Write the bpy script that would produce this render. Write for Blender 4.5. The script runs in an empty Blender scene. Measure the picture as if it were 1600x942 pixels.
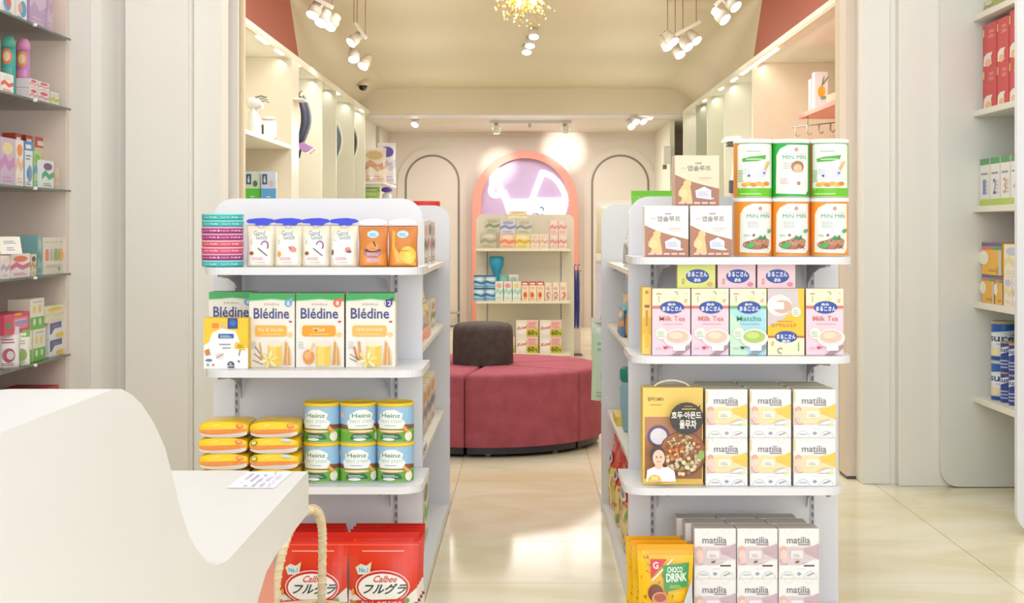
import bpy, math, random
from mathutils import Vector, Matrix

random.seed(7)
scene = bpy.context.scene
COL = scene.collection

# ------------------------------------------------------------------ camera
F = 2250.0            # focal length in pixels of the 1600 px wide frame
EYE = 1.2
cam_data = bpy.data.cameras.new('camera')
cam_data.sensor_width = 36.0
cam_data.lens = F * 36.0 / 1600.0
cam_data.shift_x = -22.0 / 1600.0
cam_data.shift_y = -114.0 / 1600.0
cam_data.clip_start = 0.05
cam_data.clip_end = 100
cam = bpy.data.objects.new('camera', cam_data)
cam.location = (0, 0, EYE)
cam.rotation_euler = (math.radians(90), 0, 0)
COL.objects.link(cam)
scene.camera = cam

# ------------------------------------------------------------------ world, exposure, large lights
world = bpy.data.worlds.new('daylight')
scene.world = world
world.use_nodes = True
bg = world.node_tree.nodes['Background']
bg.inputs[0].default_value = (0.90, 0.93, 1.0, 1)
bg.inputs[1].default_value = 2.9
scene.view_settings.view_transform = 'Standard'
scene.view_settings.look = 'None'
scene.view_settings.gamma = 1.0
scene.view_settings.use_curve_mapping = False
scene.view_settings.exposure = 0.08


def area(name, loc, size, power, color=(1, 1, 1), rot=(0, 0, 0)):
    d = bpy.data.lights.new(name, 'AREA')
    d.shape = 'RECTANGLE'
    d.size, d.size_y = size
    d.energy = power
    d.color = color
    o = bpy.data.objects.new(name, d)
    o.location = loc
    o.rotation_euler = rot
    COL.objects.link(o)
    return o


area('front_fill', (0, 1.9, 3.1), (3.6, 2.6), 24, (0.94, 0.97, 1.0))  # unseen area light added to brighten the front zone
area('middle_fill', (0, 4.9, 3.1), (5.0, 2.4), 48, (0.98, 0.98, 1.0))  # added fill above the shelf stands and side cabinets, no fitting
area('hall_fill', (0, 8.6, 2.98), (1.6, 2.2), 72, (0.97, 0.97, 0.95))  # added out-of-view fill for the near part of the hall
area('rear_fill', (0, 16.2, 2.35), (2.0, 1.0), 44, (0.98, 0.96, 0.97))  # added fill under the low ceiling, brightens the rear wall
for sd in (-1, 1):
    area('niche_strip', (1.66 * sd, 11.0, 2.34), (0.04, 7.2), 5.5, (0.98, 0.98, 0.92), (0, math.radians(-35 * sd), 0))


def bulb(name, loc, power, color, r=0.05):
    d = bpy.data.lights.new(name, 'POINT')
    d.energy = power
    d.color = color
    d.shadow_soft_size = r
    o = bpy.data.objects.new(name, d)
    o.location = loc
    COL.objects.link(o)


def spot(name, loc, target, power, angle=60, blend=0.6, color=(1, 0.93, 0.84), size=0.04):
    d = bpy.data.lights.new(name, 'SPOT')
    d.energy = power
    d.spot_size = math.radians(angle)
    d.spot_blend = blend
    d.color = color
    d.shadow_soft_size = size
    o = bpy.data.objects.new(name, d)
    o.location = loc
    v = Vector(target) - Vector(loc)
    o.rotation_euler = v.to_track_quat('-Z', 'Y').to_euler()
    COL.objects.link(o)
    return o


# ------------------------------------------------------------------ helpers
def W(px, py, s):
    return Vector(((px - 822.0) / s, F / s, EYE - (py - 357.0) / s))


def lin(c):
    c = c / 255.0
    return c / 12.92 if c <= 0.04045 else ((c + 0.055) / 1.055) ** 2.4


def rgb(h):
    h = h.lstrip('#')
    return tuple(lin(int(h[i:i + 2], 16)) for i in (0, 2, 4))


MATS = {}


def mat(h, rough=0.45, metal=0.0, coat=0.0, emit=0.0, trans=0.0):
    key = (h, rough, metal, coat, emit, trans)
    if key in MATS:
        return MATS[key]
    m = bpy.data.materials.new('paint_' + h)
    m.use_nodes = True
    b = m.node_tree.nodes['Principled BSDF']
    c = rgb(h)
    b.inputs['Base Color'].default_value = (*c, 1)
    b.inputs['Roughness'].default_value = rough
    b.inputs['Metallic'].default_value = metal
    b.inputs['Coat Weight'].default_value = coat
    if trans:
        b.inputs['Transmission Weight'].default_value = trans
        b.inputs['IOR'].default_value = 1.45
    if emit:
        b.inputs['Emission Color'].default_value = (*c, 1)
        b.inputs['Emission Strength'].default_value = emit
    MATS[key] = m
    return m


def noise_mat(name, h1, h2, scale=3.0, rough=0.5, bump=0.0, detail=4, stretch=(1, 1, 1), lo=0.35, hi=0.65, coat=0.0, distort=0.0):
    if name in MATS:
        return MATS[name]
    m = bpy.data.materials.new(name)
    m.use_nodes = True
    nt = m.node_tree
    b = nt.nodes['Principled BSDF']
    tc = nt.nodes.new('ShaderNodeTexCoord')
    mp = nt.nodes.new('ShaderNodeMapping')
    mp.inputs['Scale'].default_value = stretch
    geo = nt.nodes.new('ShaderNodeNewGeometry')
    n = nt.nodes.new('ShaderNodeTexNoise')
    n.inputs['Scale'].default_value = scale
    n.inputs['Detail'].default_value = detail
    n.inputs['Distortion'].default_value = distort
    r = nt.nodes.new('ShaderNodeValToRGB')
    r.color_ramp.elements[0].position = lo
    r.color_ramp.elements[0].color = (*rgb(h1), 1)
    r.color_ramp.elements[1].position = hi
    r.color_ramp.elements[1].color = (*rgb(h2), 1)
    nt.links.new(geo.outputs['Position'], mp.inputs[0])
    nt.links.new(mp.outputs[0], n.inputs['Vector'])
    nt.links.new(n.outputs['Fac'], r.inputs[0])
    nt.links.new(r.outputs[0], b.inputs['Base Color'])
    b.inputs['Roughness'].default_value = rough
    b.inputs['Coat Weight'].default_value = coat
    if bump:
        n2 = nt.nodes.new('ShaderNodeTexNoise')
        n2.inputs['Scale'].default_value = 400
        bp = nt.nodes.new('ShaderNodeBump')
        bp.inputs['Strength'].default_value = bump
        bp.inputs['Distance'].default_value = 0.002
        nt.links.new(geo.outputs['Position'], n2.inputs['Vector'])
        nt.links.new(n2.outputs['Fac'], bp.inputs['Height'])
        nt.links.new(bp.outputs[0], b.inputs['Normal'])
    MATS[name] = m
    return m


WALL = noise_mat('wall_paint', 'ece9e0', 'efece4', 1.5, 0.55, 0.15)
WALLC = noise_mat('rear_wall_paint', 'e0d6ca', 'e4dace', 1.5, 0.55, 0.1)
PILA = noise_mat('pilaster_paint', 'edebe2', 'efede5', 1.2, 0.5, 0.15)
WHITE = noise_mat('white_laminate', 'dfe0e5', 'e2e3e8', 2.0, 0.3)
CAB = noise_mat('cabinet_laminate', 'e4e2d0', 'e7e5d4', 2.0, 0.35)
CEIL = noise_mat('beige_ceiling_paint', 'd3c6a9', 'd7caaf', 1.0, 0.6)
SALMON = noise_mat('salmon_wall_paint', 'aa5a46', 'ae5e4a', 1.0, 0.6)
PINKW = noise_mat('pink_panel_paint', 'e08c7a', 'e39180', 1.0, 0.5)
COUNTER = noise_mat('counter_lacquer', 'd6d6d6', 'd9d9d9', 2.0, 0.35)
TILE = noise_mat('cream_marble_tile', 'e8dcb4', 'f6f0d6', 1.3, 0.13, 0, 8, (1, 1.6, 1), 0.34, 0.62, 0.0, 1.2)
GROUT = mat('b89f78', 0.8)
REDF = noise_mat('raspberry_upholstery', '9c4652', 'a8505e', 14, 0.85, 0.5)
GREYF = noise_mat('charcoal_upholstery', '4a423e', '554c47', 30, 0.9, 0.5)
STEEL = mat('9a9a9c', 0.35, 0.8)
GOLD = mat('d9a93a', 0.25, 1.0)
GLOW = mat('fffaf0', 0.4, emit=9.0)
NEON = mat('fffdfb', 0.4, emit=2.2)
LED = mat('fff6e4', 0.4, emit=4.0)


class MB:
    def __init__(self):
        self.v, self.f, self.m, self.s, self.mats = [], [], [], [], []

    def mi(self, m):
        if isinstance(m, str):
            m = mat(m)
        if m not in self.mats:
            self.mats.append(m)
        return self.mats.index(m)

    def add(self, vs, fs, m, smooth=False):
        o = len(self.v)
        i = self.mi(m)
        self.v += [tuple(p) for p in vs]
        for f in fs:
            self.f.append([o + k for k in f])
            self.m.append(i)
            self.s.append(smooth)
        return self

    def box(self, x0, x1, y0, y1, z0, z1, m, b=0.0):
        if b <= 0:
            vs = [(x, y, z) for x in (x0, x1) for y in (y0, y1) for z in (z0, z1)]
            fs = [(0, 1, 3, 2), (4, 6, 7, 5), (0, 4, 5, 1), (2, 3, 7, 6), (0, 2, 6, 4), (1, 5, 7, 3)]
            return self.add(vs, fs, m)
        # chamfered box: three inset shells
        vs = []
        for (a, c, d) in ((0, b, b), (b, 0, b), (b, b, 0)):
            for x in (x0 + a, x1 - a):
                for y in (y0 + c, y1 - c):
                    for z in (z0 + d, z1 - d):
                        vs.append((x, y, z))
        A = lambda i: i
        B = lambda i: 8 + i
        C = lambda i: 16 + i
        fs = [(0, 1, 3, 2), (4, 6, 7, 5), (8 + 0, 8 + 4, 8 + 5, 8 + 1), (8 + 2, 8 + 3, 8 + 7, 8 + 6), (16 + 0, 16 + 2, 16 + 6, 16 + 4), (16 + 1, 16 + 5, 16 + 7, 16 + 3)]
        fs += [(0, 8, 9, 1), (2, 3, 11, 10), (4, 5, 13, 12), (6, 14, 15, 7)]
        fs += [(0, 2, 18, 16), (1, 17, 19, 3), (4, 20, 22, 6), (5, 7, 23, 21)]
        fs += [(8, 16, 20, 12), (9, 13, 21, 17), (10, 14, 22, 18), (11, 19, 23, 15)]
        fs += [(i, 16 + i, 8 + i) for i in range(8)]
        return self.add(vs, fs, m)

    def prism(self, pts, a0, a1, m, axis='y', side=None, smooth=False):
        """pts: 2D outline; axis = extrusion axis. y: (x,z); x: (y,z); z: (x,y)"""
        n = len(pts)

        def mk(p, a):
            if axis == 'y':
                return (p[0], a, p[1])
            if axis == 'x':
                return (a, p[0], p[1])
            return (p[0], p[1], a)
        vs = [mk(p, a0) for p in pts] + [mk(p, a1) for p in pts]
        self.add(vs, [list(range(n)), list(range(2 * n - 1, n - 1, -1))], m)
        o = len(self.v) - 2 * n
        i = self.mi(side or m)
        for k in range(n):
            j = (k + 1) % n
            self.f.append([o + k, o + n + k, o + n + j, o + j])
            self.m.append(i)
            self.s.append(smooth)
        return self

    def ring(self, outer, inner, a0, a1, m, axis='y', closed=True):
        n = len(outer)

        def mk(p, a):
            if axis == 'y':
                return (p[0], a, p[1])
            if axis == 'x':
                return (a, p[0], p[1])
            return (p[0], p[1], a)
        vs = [mk(p, a0) for p in outer] + [mk(p, a0) for p in inner] + [mk(p, a1) for p in outer] + [mk(p, a1) for p in inner]
        fs = []
        for k in range(n if closed else n - 1):
            j = (k + 1) % n
            fs += [(k, j, n + j, n + k), (2 * n + k, 3 * n + k, 3 * n + j, 2 * n + j), (k, 2 * n + k, 2 * n + j, j), (n + k, n + j, 3 * n + j, 3 * n + k)]
        if not closed:
            fs += [(0, n, 3 * n, 2 * n), (n - 1, 3 * n - 1, 4 * n - 1, 2 * n - 1)]
        return self.add(vs, fs, m)

    def lathe(self, prof, m, n=32, cx=0, cy=0, caps=True, smooth=True, M=None):
        """prof: list of (r,z[,mat])"""
        rings = []
        for p in prof:
            r, z = p[0], p[1]
            rings.append([(cx + r * math.sin(2 * math.pi * k / n), cy - r * math.cos(2 * math.pi * k / n), z) for k in range(n)])
        vs = [p for r in rings for p in r]
        if M:
            vs = [tuple(M @ Vector(p)) for p in vs]
        o = len(self.v)
        self.v += vs
        for i in range(len(rings) - 1):
            mm = self.mi(prof[i + 1][2] if len(prof[i + 1]) > 2 else m)
            for k in range(n):
                j = (k + 1) % n
                self.f.append([o + i * n + k, o + i * n + j, o + (i + 1) * n + j, o + (i + 1) * n + k])
                self.m.append(mm)
                self.s.append(smooth)
        if caps:
            self.f.append([o + k for k in range(n - 1, -1, -1)])
            self.m.append(self.mi(m))
            self.s.append(False)
            self.f.append([o + (len(rings) - 1) * n + k for k in range(n)])
            self.m.append(self.mi(prof[-1][2] if len(prof[-1]) > 2 else m))
            self.s.append(False)
        return self

    def tube(self, path, r, m, n=8, closed=False):
        pts = [Vector(p) for p in path]
        N = len(pts)
        rad = r if isinstance(r, (list, tuple)) else [r] * N
        vs = []
        prev = None
        for i, p in enumerate(pts):
            if closed:
                t = (pts[(i + 1) % N] - pts[i - 1])
            else:
                t = pts[min(i + 1, N - 1)] - pts[max(i - 1, 0)]
            t.normalize()
            if prev is None:
                up = Vector((0, 0, 1)) if abs(t.z) < 0.9 else Vector((1, 0, 0))
                u = t.cross(up).normalized()
            else:
                u = (prev - t * prev.dot(t)).normalized()
            prev = u
            w = t.cross(u)
            for k in range(n):
                a = 2 * math.pi * k / n
                vs.append(p + (u * math.cos(a) + w * math.sin(a)) * rad[i])
        fs = []
        for i in range(N if closed else N - 1):
            j = (i + 1) % N
            for k in range(n):
                l = (k + 1) % n
                fs.append((i * n + k, i * n + l, j * n + l, j * n + k))
        self.add(vs, fs, m, True)
        if not closed:
            o = len(self.v) - len(vs)
            for st, rev in ((0, False), ((N - 1) * n, True)):
                f = [o + st + k for k in range(n)]
                self.f.append(f if rev else f[::-1])
                self.m.append(self.mi(m))
                self.s.append(False)
        return self

    def mesh(self, name):
        me = bpy.data.meshes.new(name)
        me.from_pydata(self.v, [], self.f)
        for m in self.mats:
            me.materials.append(m)
        me.polygons.foreach_set('material_index', self.m)
        me.polygons.foreach_set('use_smooth', self.s)
        me.update()
        return me


def obj(name, me, parent=None, loc=(0, 0, 0), rotz=0.0, rot=None):
    if isinstance(me, MB):
        me = me.mesh(name)
    o = bpy.data.objects.new(name, me)
    COL.objects.link(o)
    o.location = loc
    o.rotation_euler = rot if rot else (0, 0, rotz)
    if parent:
        o.parent = parent
    return o


def tag(o, label, cat, group=None, kind=None):
    o['label'] = label
    o['category'] = cat
    if group:
        o['group'] = group
    if kind:
        o['kind'] = kind
    return o


def empty(name, label, cat, loc=(0, 0, 0), rotz=0.0, group=None):
    o = bpy.data.objects.new(name, None)
    COL.objects.link(o)
    o.location = loc
    o.rotation_euler = (0, 0, rotz)
    return tag(o, label, cat, group)


def struct(name, me, label=None, parent=None):
    o = obj(name, me, parent)
    if parent is None:
        o['kind'] = 'structure'
        if label:
            o['label'] = label
            o['category'] = name.split('_')[0]
    return o


def rrect(x0, z0, x1, z1, r, n=6, corners='abcd'):
    """a=bottom left b=bottom right c=top right d=top left"""
    pts = []
    for key, cx, cz, a0 in (('a', x0 + r, z0 + r, 180), ('b', x1 - r, z0 + r, 270), ('c', x1 - r, z1 - r, 0), ('d', x0 + r, z1 - r, 90)):
        if key in corners:
            for k in range(n + 1):
                a = math.radians(a0 + 90.0 * k / n)
                pts.append((cx + r * math.cos(a), cz + r * math.sin(a)))
        else:
            pts.append({'a': (x0, z0), 'b': (x1, z0), 'c': (x1, z1), 'd': (x0, z1)}[key])
    return pts


# ------------------------------------------------------------------ text and flat print
TXT = {}


def text_geo(s, bold=0.0):
    key = (s, bold)
    if key in TXT:
        return TXT[key]
    cu = bpy.data.curves.new('lettering', 'FONT')
    cu.body = s
    cu.resolution_u = 2
    cu.offset = bold
    ob = bpy.data.objects.new('lettering', cu)
    COL.objects.link(ob)
    dg = bpy.context.evaluated_depsgraph_get()
    me = bpy.data.meshes.new_from_object(ob.evaluated_get(dg))
    vs = [(v.co.x, v.co.y) for v in me.vertices]
    fs = [list(p.vertices) for p in me.polygons]
    bpy.data.objects.remove(ob)
    bpy.data.curves.remove(cu)
    bpy.data.meshes.remove(me)
    if not vs:
        vs, fs = [(0, 0), (1, 0), (1, 1), (0, 1)], []
    x0 = min(v[0] for v in vs); x1 = max(v[0] for v in vs)
    y0 = min(v[1] for v in vs); y1 = max(v[1] for v in vs)
    vs = [((v[0] - x0) / max(1e-6, x1 - x0), (v[1] - y0) / max(1e-6, y1 - y0)) for v in vs]
    TXT[key] = (vs, fs)
    return TXT[key]


def clip(poly, ax, lo, hi):
    for sign, lim in ((1, lo), (-1, hi)):
        out = []
        n = len(poly)
        for i in range(n):
            a, b = poly[i], poly[(i + 1) % n]
            da, db = sign * (a[ax] - lim), sign * (b[ax] - lim)
            if da >= 0:
                out.append(a)
            if (da > 0 and db < 0) or (da < 0 and db > 0):
                t = da / (da - db)
                out.append((a[0] + (b[0] - a[0]) * t, a[1] + (b[1] - a[1]) * t))
        poly = out
        if len(poly) < 3:
            return []
    return poly


class Art:
    """flat print; coordinates 0..1 of the face, x right, y up"""
    def __init__(self, w, h, aspect=None):
        self.w, self.h, self.items, self.L = w, h, [], 0

    def poly(self, pts, c, same=False):
        if not same:
            self.L += 1
        self.items.append((self.L, [[(p[0] * self.w, p[1] * self.h) for p in pts]], c))
        return self

    def rect(self, x0, y0, x1, y1, c):
        return self.poly([(x0, y0), (x1, y0), (x1, y1), (x0, y1)], c)

    def rr(self, x0, y0, x1, y1, r, c):
        k = self.w / self.h
        p = rrect(0, 0, (x1 - x0), (y1 - y0) / k, r, 4)
        return self.poly([(x0 + a, y0 + b * k) for a, b in p], c)

    def ell(self, cx, cy, rx, ry, c, n=20, a0=0, a1=360, rot=0):
        pts = []
        full = abs(a1 - a0) >= 360
        cr, sr = math.cos(math.radians(rot)), math.sin(math.radians(rot))
        asp = self.w / self.h
        for k in range(n if full else n + 1):
            a = math.radians(a0 + (a1 - a0) * k / n)
            x, y = rx * math.cos(a), ry * math.sin(a)
            if rot:
                y2 = y / asp
                x, y = x * cr - y2 * sr, (x * sr + y2 * cr) * asp
            pts.append((cx + x, cy + y))
        return self.poly(pts, c)

    def circ(self, cx, cy, r, c, n=20):
        return self.ell(cx, cy, r, r * self.w / self.h, c, n)

    def line(self, x0, y0, x1, y1, t, c):
        dx, dy = (x1 - x0) * self.w, (y1 - y0) * self.h
        l = math.hypot(dx, dy) or 1
        nx, ny = -dy / l * t * self.w / 2, dx / l * t * self.w / 2
        return self.poly([(x0 + nx / self.w, y0 + ny / self.h), (x0 - nx / self.w, y0 - ny / self.h), (x1 - nx / self.w, y1 - ny / self.h), (x1 + nx / self.w, y1 + ny / self.h)], c)

    def arc(self, cx, cy, rx, ry, a0, a1, t, c, n=10):
        asp = self.w / self.h
        for k in range(n):
            a, b = math.radians(a0 + (a1 - a0) * k / n), math.radians(a0 + (a1 - a0) * (k + 1) / n)
            q = [(cx + rx * math.cos(a), cy + ry * math.sin(a)), (cx + (rx + t) * math.cos(a), cy + (ry + t * asp) * math.sin(a)),
                 (cx + (rx + t) * math.cos(b), cy + (ry + t * asp) * math.sin(b)), (cx + rx * math.cos(b), cy + ry * math.sin(b))]
            self.poly(q, c, same=k > 0)
        return self

    def text(self, s, x0, y0, x1, y1, c, bold=0.0, slant=0.0, rise=0.0):
        vs, fs = text_geo(s, bold)
        self.L += 1
        pts = [((x0 + (x1 - x0) * (v[0] + slant * v[1])) * self.w, (y0 + (y1 - y0) * v[1] + rise * v[0]) * self.h) for v in vs]
        self.items.append((self.L, [[pts[i] for i in f] for f in fs], c))
        return self

    def bars(self, x0, y0, x1, y1, rows, c, fill=0.45, seed=1):
        rnd = random.Random(seed)
        st = (y1 - y0) / rows
        for r in range(rows):
            y = y0 + r * st
            e = x1 - (x1 - x0) * rnd.uniform(0, 0.25)
            self.poly([(x0, y), (e, y), (e, y + st * fill), (x0, y + st * fill)], c, same=r > 0)
        return self

    def mesh(self, name, fn, cell=None, rough=0.35):
        mb = MB()
        cache = {}
        for L, polys, c in self.items:
            m = mat(c, rough) if isinstance(c, str) else c
            for p in polys:
                pcs = [p]
                if cell:
                    for ax in (0, 1):
                        if not cell[ax]:
                            continue
                        nxt = []
                        for q in pcs:
                            lo = min(t[ax] for t in q); hi = max(t[ax] for t in q)
                            i0, i1 = int(math.floor(lo / cell[ax] + 1e-6)), int(math.ceil(hi / cell[ax] - 1e-6))
                            if i1 - i0 <= 1:
                                nxt.append(q)
                            else:
                                for i in range(i0, i1):
                                    r = clip(q, ax, i * cell[ax], (i + 1) * cell[ax])
                                    if r:
                                        nxt.append(r)
                        pcs = nxt
                for q in pcs:
                    mb.add([fn(x, y, L) for x, y in q], [list(range(len(q)))], m, bool(cell))
        return mb.mesh(name)


MESHC = {}


def flat_fn(w, d):
    return lambda x, y, L: (x - w / 2, -d / 2 - 0.0004 - 0.00025 * L, y)


def carton(name, label, cat, group, w, h, d, loc, rotz, body, art, top=None, side=None, flap=True):
    """a box with a printed front face turned to -Y; origin at the centre of its base"""
    bk = ('carton', round(w, 4), round(h, 4), round(d, 4), body, top, side)
    if bk not in MESHC:
        mb = MB()
        b = min(0.0015, w * 0.02)
        mb.box(-w / 2, w / 2, -d / 2, d / 2, 0, h, body, b)
        tm = top or body
        mb.box(-w / 2 + 2 * b, w / 2 - 2 * b, -d / 2 + 2 * b, d / 2 - 2 * b, h - 0.001, h + 0.0005, tm)
        if side:
            mb.box(-w / 2 - 0.0005, -w / 2 + 0.001, -d / 2 + 2 * b, d / 2 - 2 * b, b, h - b, side)
            mb.box(w / 2 - 0.001, w / 2 + 0.0005, -d / 2 + 2 * b, d / 2 - 2 * b, b, h - b, side)
        MESHC[bk] = mb.mesh(name)
    o = obj(name, MESHC[bk], None, loc, rotz)
    tag(o, label, cat, group)
    if art:
        fn, args = art[0], tuple(art[1:])
        ak = ('art', fn.__name__, args, round(w, 4), round(h, 4), round(d, 4))
        if ak not in MESHC:
            a = Art(w, h)
            fn(a, *args)
            MESHC[ak] = a.mesh('front_print', flat_fn(w, d))
        obj('front_print', MESHC[ak], o)
    if flap:
        fk = ('flap', round(w, 4), round(h, 4), round(d, 4))
        if fk not in MESHC:
            mb = MB()
            mb.box(-w / 2 + 0.004, w / 2 - 0.004, -0.0008, 0.0008, h + 0.0004, h + 0.0011, 'a8a39a')
            MESHC[fk] = mb.mesh('flap_seam')
        obj('flap_seam', MESHC[fk], o)
    return o


# ------------------------------------------------------------------ print designs
def art_cereal(a, num, numc, words, wc, kind):
    a.rect(0, 0, 1, 1, 'f4efe6')
    a.poly([(0, .90), (.25, .91), (.5, .925), (.75, .91), (1, .895), (1, 1), (0, 1)], '45b060')
    a.poly([(0, .885), (.25, .895), (.5, .91), (.75, .895), (1, .88), (1, .895), (.75, .91), (.5, .925), (.25, .91), (0, .9)], 'bfe3bf')
    a.text('blédina', .33, .835, .66, .87, '9fae93')
    a.circ(.86, .865, .085, numc)
    a.poly([(.86, .915), (.97, .95), (.94, .865)], numc)
    a.text(num, .83 if len(num) < 2 else .79, .835, .90 if len(num) < 2 else .92, .895, 'ffffff', .008)
    a.text('Blédine', .10, .655, .88, .80, '46508e', .015)
    a.rr(.13, .415, .83, .565, .06, wc)
    hw = min(.27, .045 * len(words) * .5 + .02)
    a.text(words, .48 - hw, .483, .48 + hw, .533, 'fff3d8', .003)
    a.bars(.28, .44, .70, .46, 1, 'fbe2ad')
    a.circ(.90, .44, .055, 'e9cf93')
    a.bars(.05, .25, .17, .36, 4, 'c4d2d4', seed=3)
    a.rect(.42, .02, .72, .30, 'f1cb55')
    a.rect(.46, .02, .60, .29, 'f6d976')
    a.ell(.57, .31, .17, .035, 'f3e7cf')
    for k in range(5):
        x = .76 + .04 * k
        a.line(x, .03, x + .05 - .02 * k, .36 - .03 * k, .028, ['e3b06a', 'd99a55', 'efc98b', 'd8a05c', 'e9bd7a'][k])
    if kind == 0:
        for k in range(3):
            a.line(.30, .04 + .05 * k, .08 + .03 * k, .10 + .09 * k, .016, '6b4a45')
        a.line(.28, .1, .24, .33, .03, 'dca15e')
    elif kind == 1:
        a.ell(.27, .14, .12, .10, 'e8974c')
        a.ell(.25, .16, .07, .05, 'f3b67c')
        a.line(.30, .2, .38, .33, .04, 'efc98b')
    else:
        a.line(.30, .1, .27, .35, .05, 'dd9a58')
        a.line(.24, .1, .17, .28, .04, 'c98244')
        for k in range(2):
            a.line(.28, .06 + .04 * k, .08, .12 + .06 * k, .014, '5d4450')
    if kind != 1:
        for k in range(6):
            an = 60 * k + 15
            a.ell(.44 + .12 * math.cos(math.radians(an)), .10 + .07 * math.sin(math.radians(an)), .10, .022, 'f8eba6' if k % 2 else 'f4e08c', 10, rot=an)
        a.circ(.44, .10, .03, 'e8c65a')
    a.text('♥', .88, .60, .95, .63, 'b04a76')


def art_biscuit(a):
    a.rect(0, 0, 1, 1, 'f6c92f')
    a.poly([(0, .0), (1, 0), (1, .40), (.82, .52), (.72, .74), (.4, .80), (.18, .70), (.12, .52), (0, .46)], 'f4f5f8')
    a.bars(.36, .82, .53, .92, 2, 'c2b8bf')
    a.rr(.18, .80, .34, .90, .03, 'ef8a3e')
    a.rect(.54, .79, .77, 1, '2e4d97')
    a.circ(.66, .90, .07, '3c6fc0')
    a.rr(.33, .60, .68, .69, .02, '2f66a8')
    a.bars(.37, .62, .64, .67, 2, 'cfe0ee')
    a.bars(.35, .47, .62, .52, 1, '8d96a4')
    a.bars(.42, .40, .62, .45, 1, '8d96a4')
    a.poly([(.70, .40), (.94, .36), (.96, .50), (.72, .53)], 'f1c733')
    a.bars(.76, .42, .91, .49, 2, '8a6a2a')
    a.line(.83, .38, .80, .26, .02, '6b5a55')
    a.poly([(.02, .36), (.12, .40), (.16, .28), (.05, .26)], 'd77f40')
    a.ell(.36, .26, .09, .05, 'e4d9d6')
    a.line(.30, .22, .45, .30, .02, '9c7a7c')
    a.ell(.12, .17, .08, .025, '4f74a6')
    a.circ(.10, .08, .028, '6cae6a')
    a.circ(.22, .08, .028, 'e07a6c')
    a.ell(.62, .07, .08, .08, '3e4452', 14, 0, 180)
    a.rect(.55, .02, .70, .05, '3e4452')
    a.bars(.58, .075, .66, .13, 3, 'dfe4ea')
    a.circ(.80, .15, .025, '5b6780')


def art_can(a):
    w = 1.0
    a.rect(0, 0, 1, 1, '9cc8ea')
    a.poly([(0, .42), (.2, .50), (.4, .46), (.6, .50), (.8, .45), (1, .48), (1, .30), (0, .30)], '8a5a50')
    a.rect(0, 0, 1, .36, '6db33f')
    a.poly([(0, .30), (.3, .36), (.5, .33), (.8, .38), (1, .33), (1, .28), (0, .26)], '7fc04a')
    for ox in (.21,):
        a.circ(ox + .03, .76, .03, 'f6c6a0')
        a.poly([(ox + .12, .78), (ox + .20, .92), (ox + .28, .93), (ox + .36, .80), (ox + .345, .66), (ox + .385, .56), (ox + .36, .38), (ox + .11, .38), (ox + .09, .56), (ox + .125, .66)], 'f2f7f6')
        a.text('Heinz', ox + .145, .70, ox + .335, .82, '6f9a8a', .02)
        a.text('FIRST STEPS', ox + .13, .55, ox + .35, .63, 'a9c4c0')
        a.bars(ox + .18, .46, ox + .30, .50, 1, '9aa8b4')
        a.ell(ox + .24, .08, .11, .22, '2f6e4c', 16, 0, 180)
        a.ell(ox + .24, .30, .14, .05, 'b98a56')
        a.ell(ox + .24, .31, .125, .035, 'f0dcae')
        a.ell(ox + .22, .08, .06, .04, 'e8f2ee')
        a.bars(ox + .16, .14, ox + .31, .22, 2, 'd2e6da')
        a.ell(ox + .42, .16, .045, .14, 'f3efe2')
        a.line(ox + .36, .44, ox + .42, .28, .03, 'f0ab4c')


def art_ribbon(a, txt, c2, dot):
    a.rect(0, .12, 1, .90, c2)
    for k in range(3):
        o = .02 + .34 * k
        a.text(txt, o, .36, o + .12, .66, 'f5dfe8', .02)
        if dot:
            a.ell(o + .15, .51, .012, .2, 'ffffff')
        a.text('Cheese Puffs', o + .18, .36, o + .31, .66, 'f0cfe0')


def art_pouch(a, v):
    a.rect(.06, .02, .94, .97, 'efe6cf')
    a.poly([(.16, .06), (.86, .06), (.90, .55), (.84, .74), (.62, .86), (.30, .84), (.14, .7), (.10, .5)], 'ecebe6')
    a.text('Good', .26, .745, .66, .86, '8d9a98', .02)
    a.text('Goût', .34, .645, .76, .76, '8d9a98', .02)
    a.bars(.14, .54, .22, .66, 3, 'a9b0b4')
    if v == 0:
        a.line(.44, .44, .78, .26, .045, '716088')
        a.arc(.68, .50, .10, .09, -40, 170, .05, '8a5a90')
        a.ell(.20, .32, .08, .045, '9a5430')
    elif v == 1:
        a.ell(.70, .42, .14, .07, 'dd8a86', rot=-30)
        a.line(.55, .48, .66, .42, .04, '8d6a70')
        a.ell(.20, .30, .07, .07, 'eda04f')
    else:
        a.poly([(.10, .2), (.32, .2), (.34, .6), (.12, .62)], 'f6f7fa')
        a.ell(.68, .40, .11, .07, 'e4847c')
        a.ell(.72, .36, .09, .035, '7d5a80')
        a.ell(.10, .34, .05, .07, '8d5a3a')
    a.bars(.22, .165, .74, .24, 2, 'dba2a0', seed=2)
    a.bars(.30, .10, .70, .125, 1, 'bdb8ae')


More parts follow.
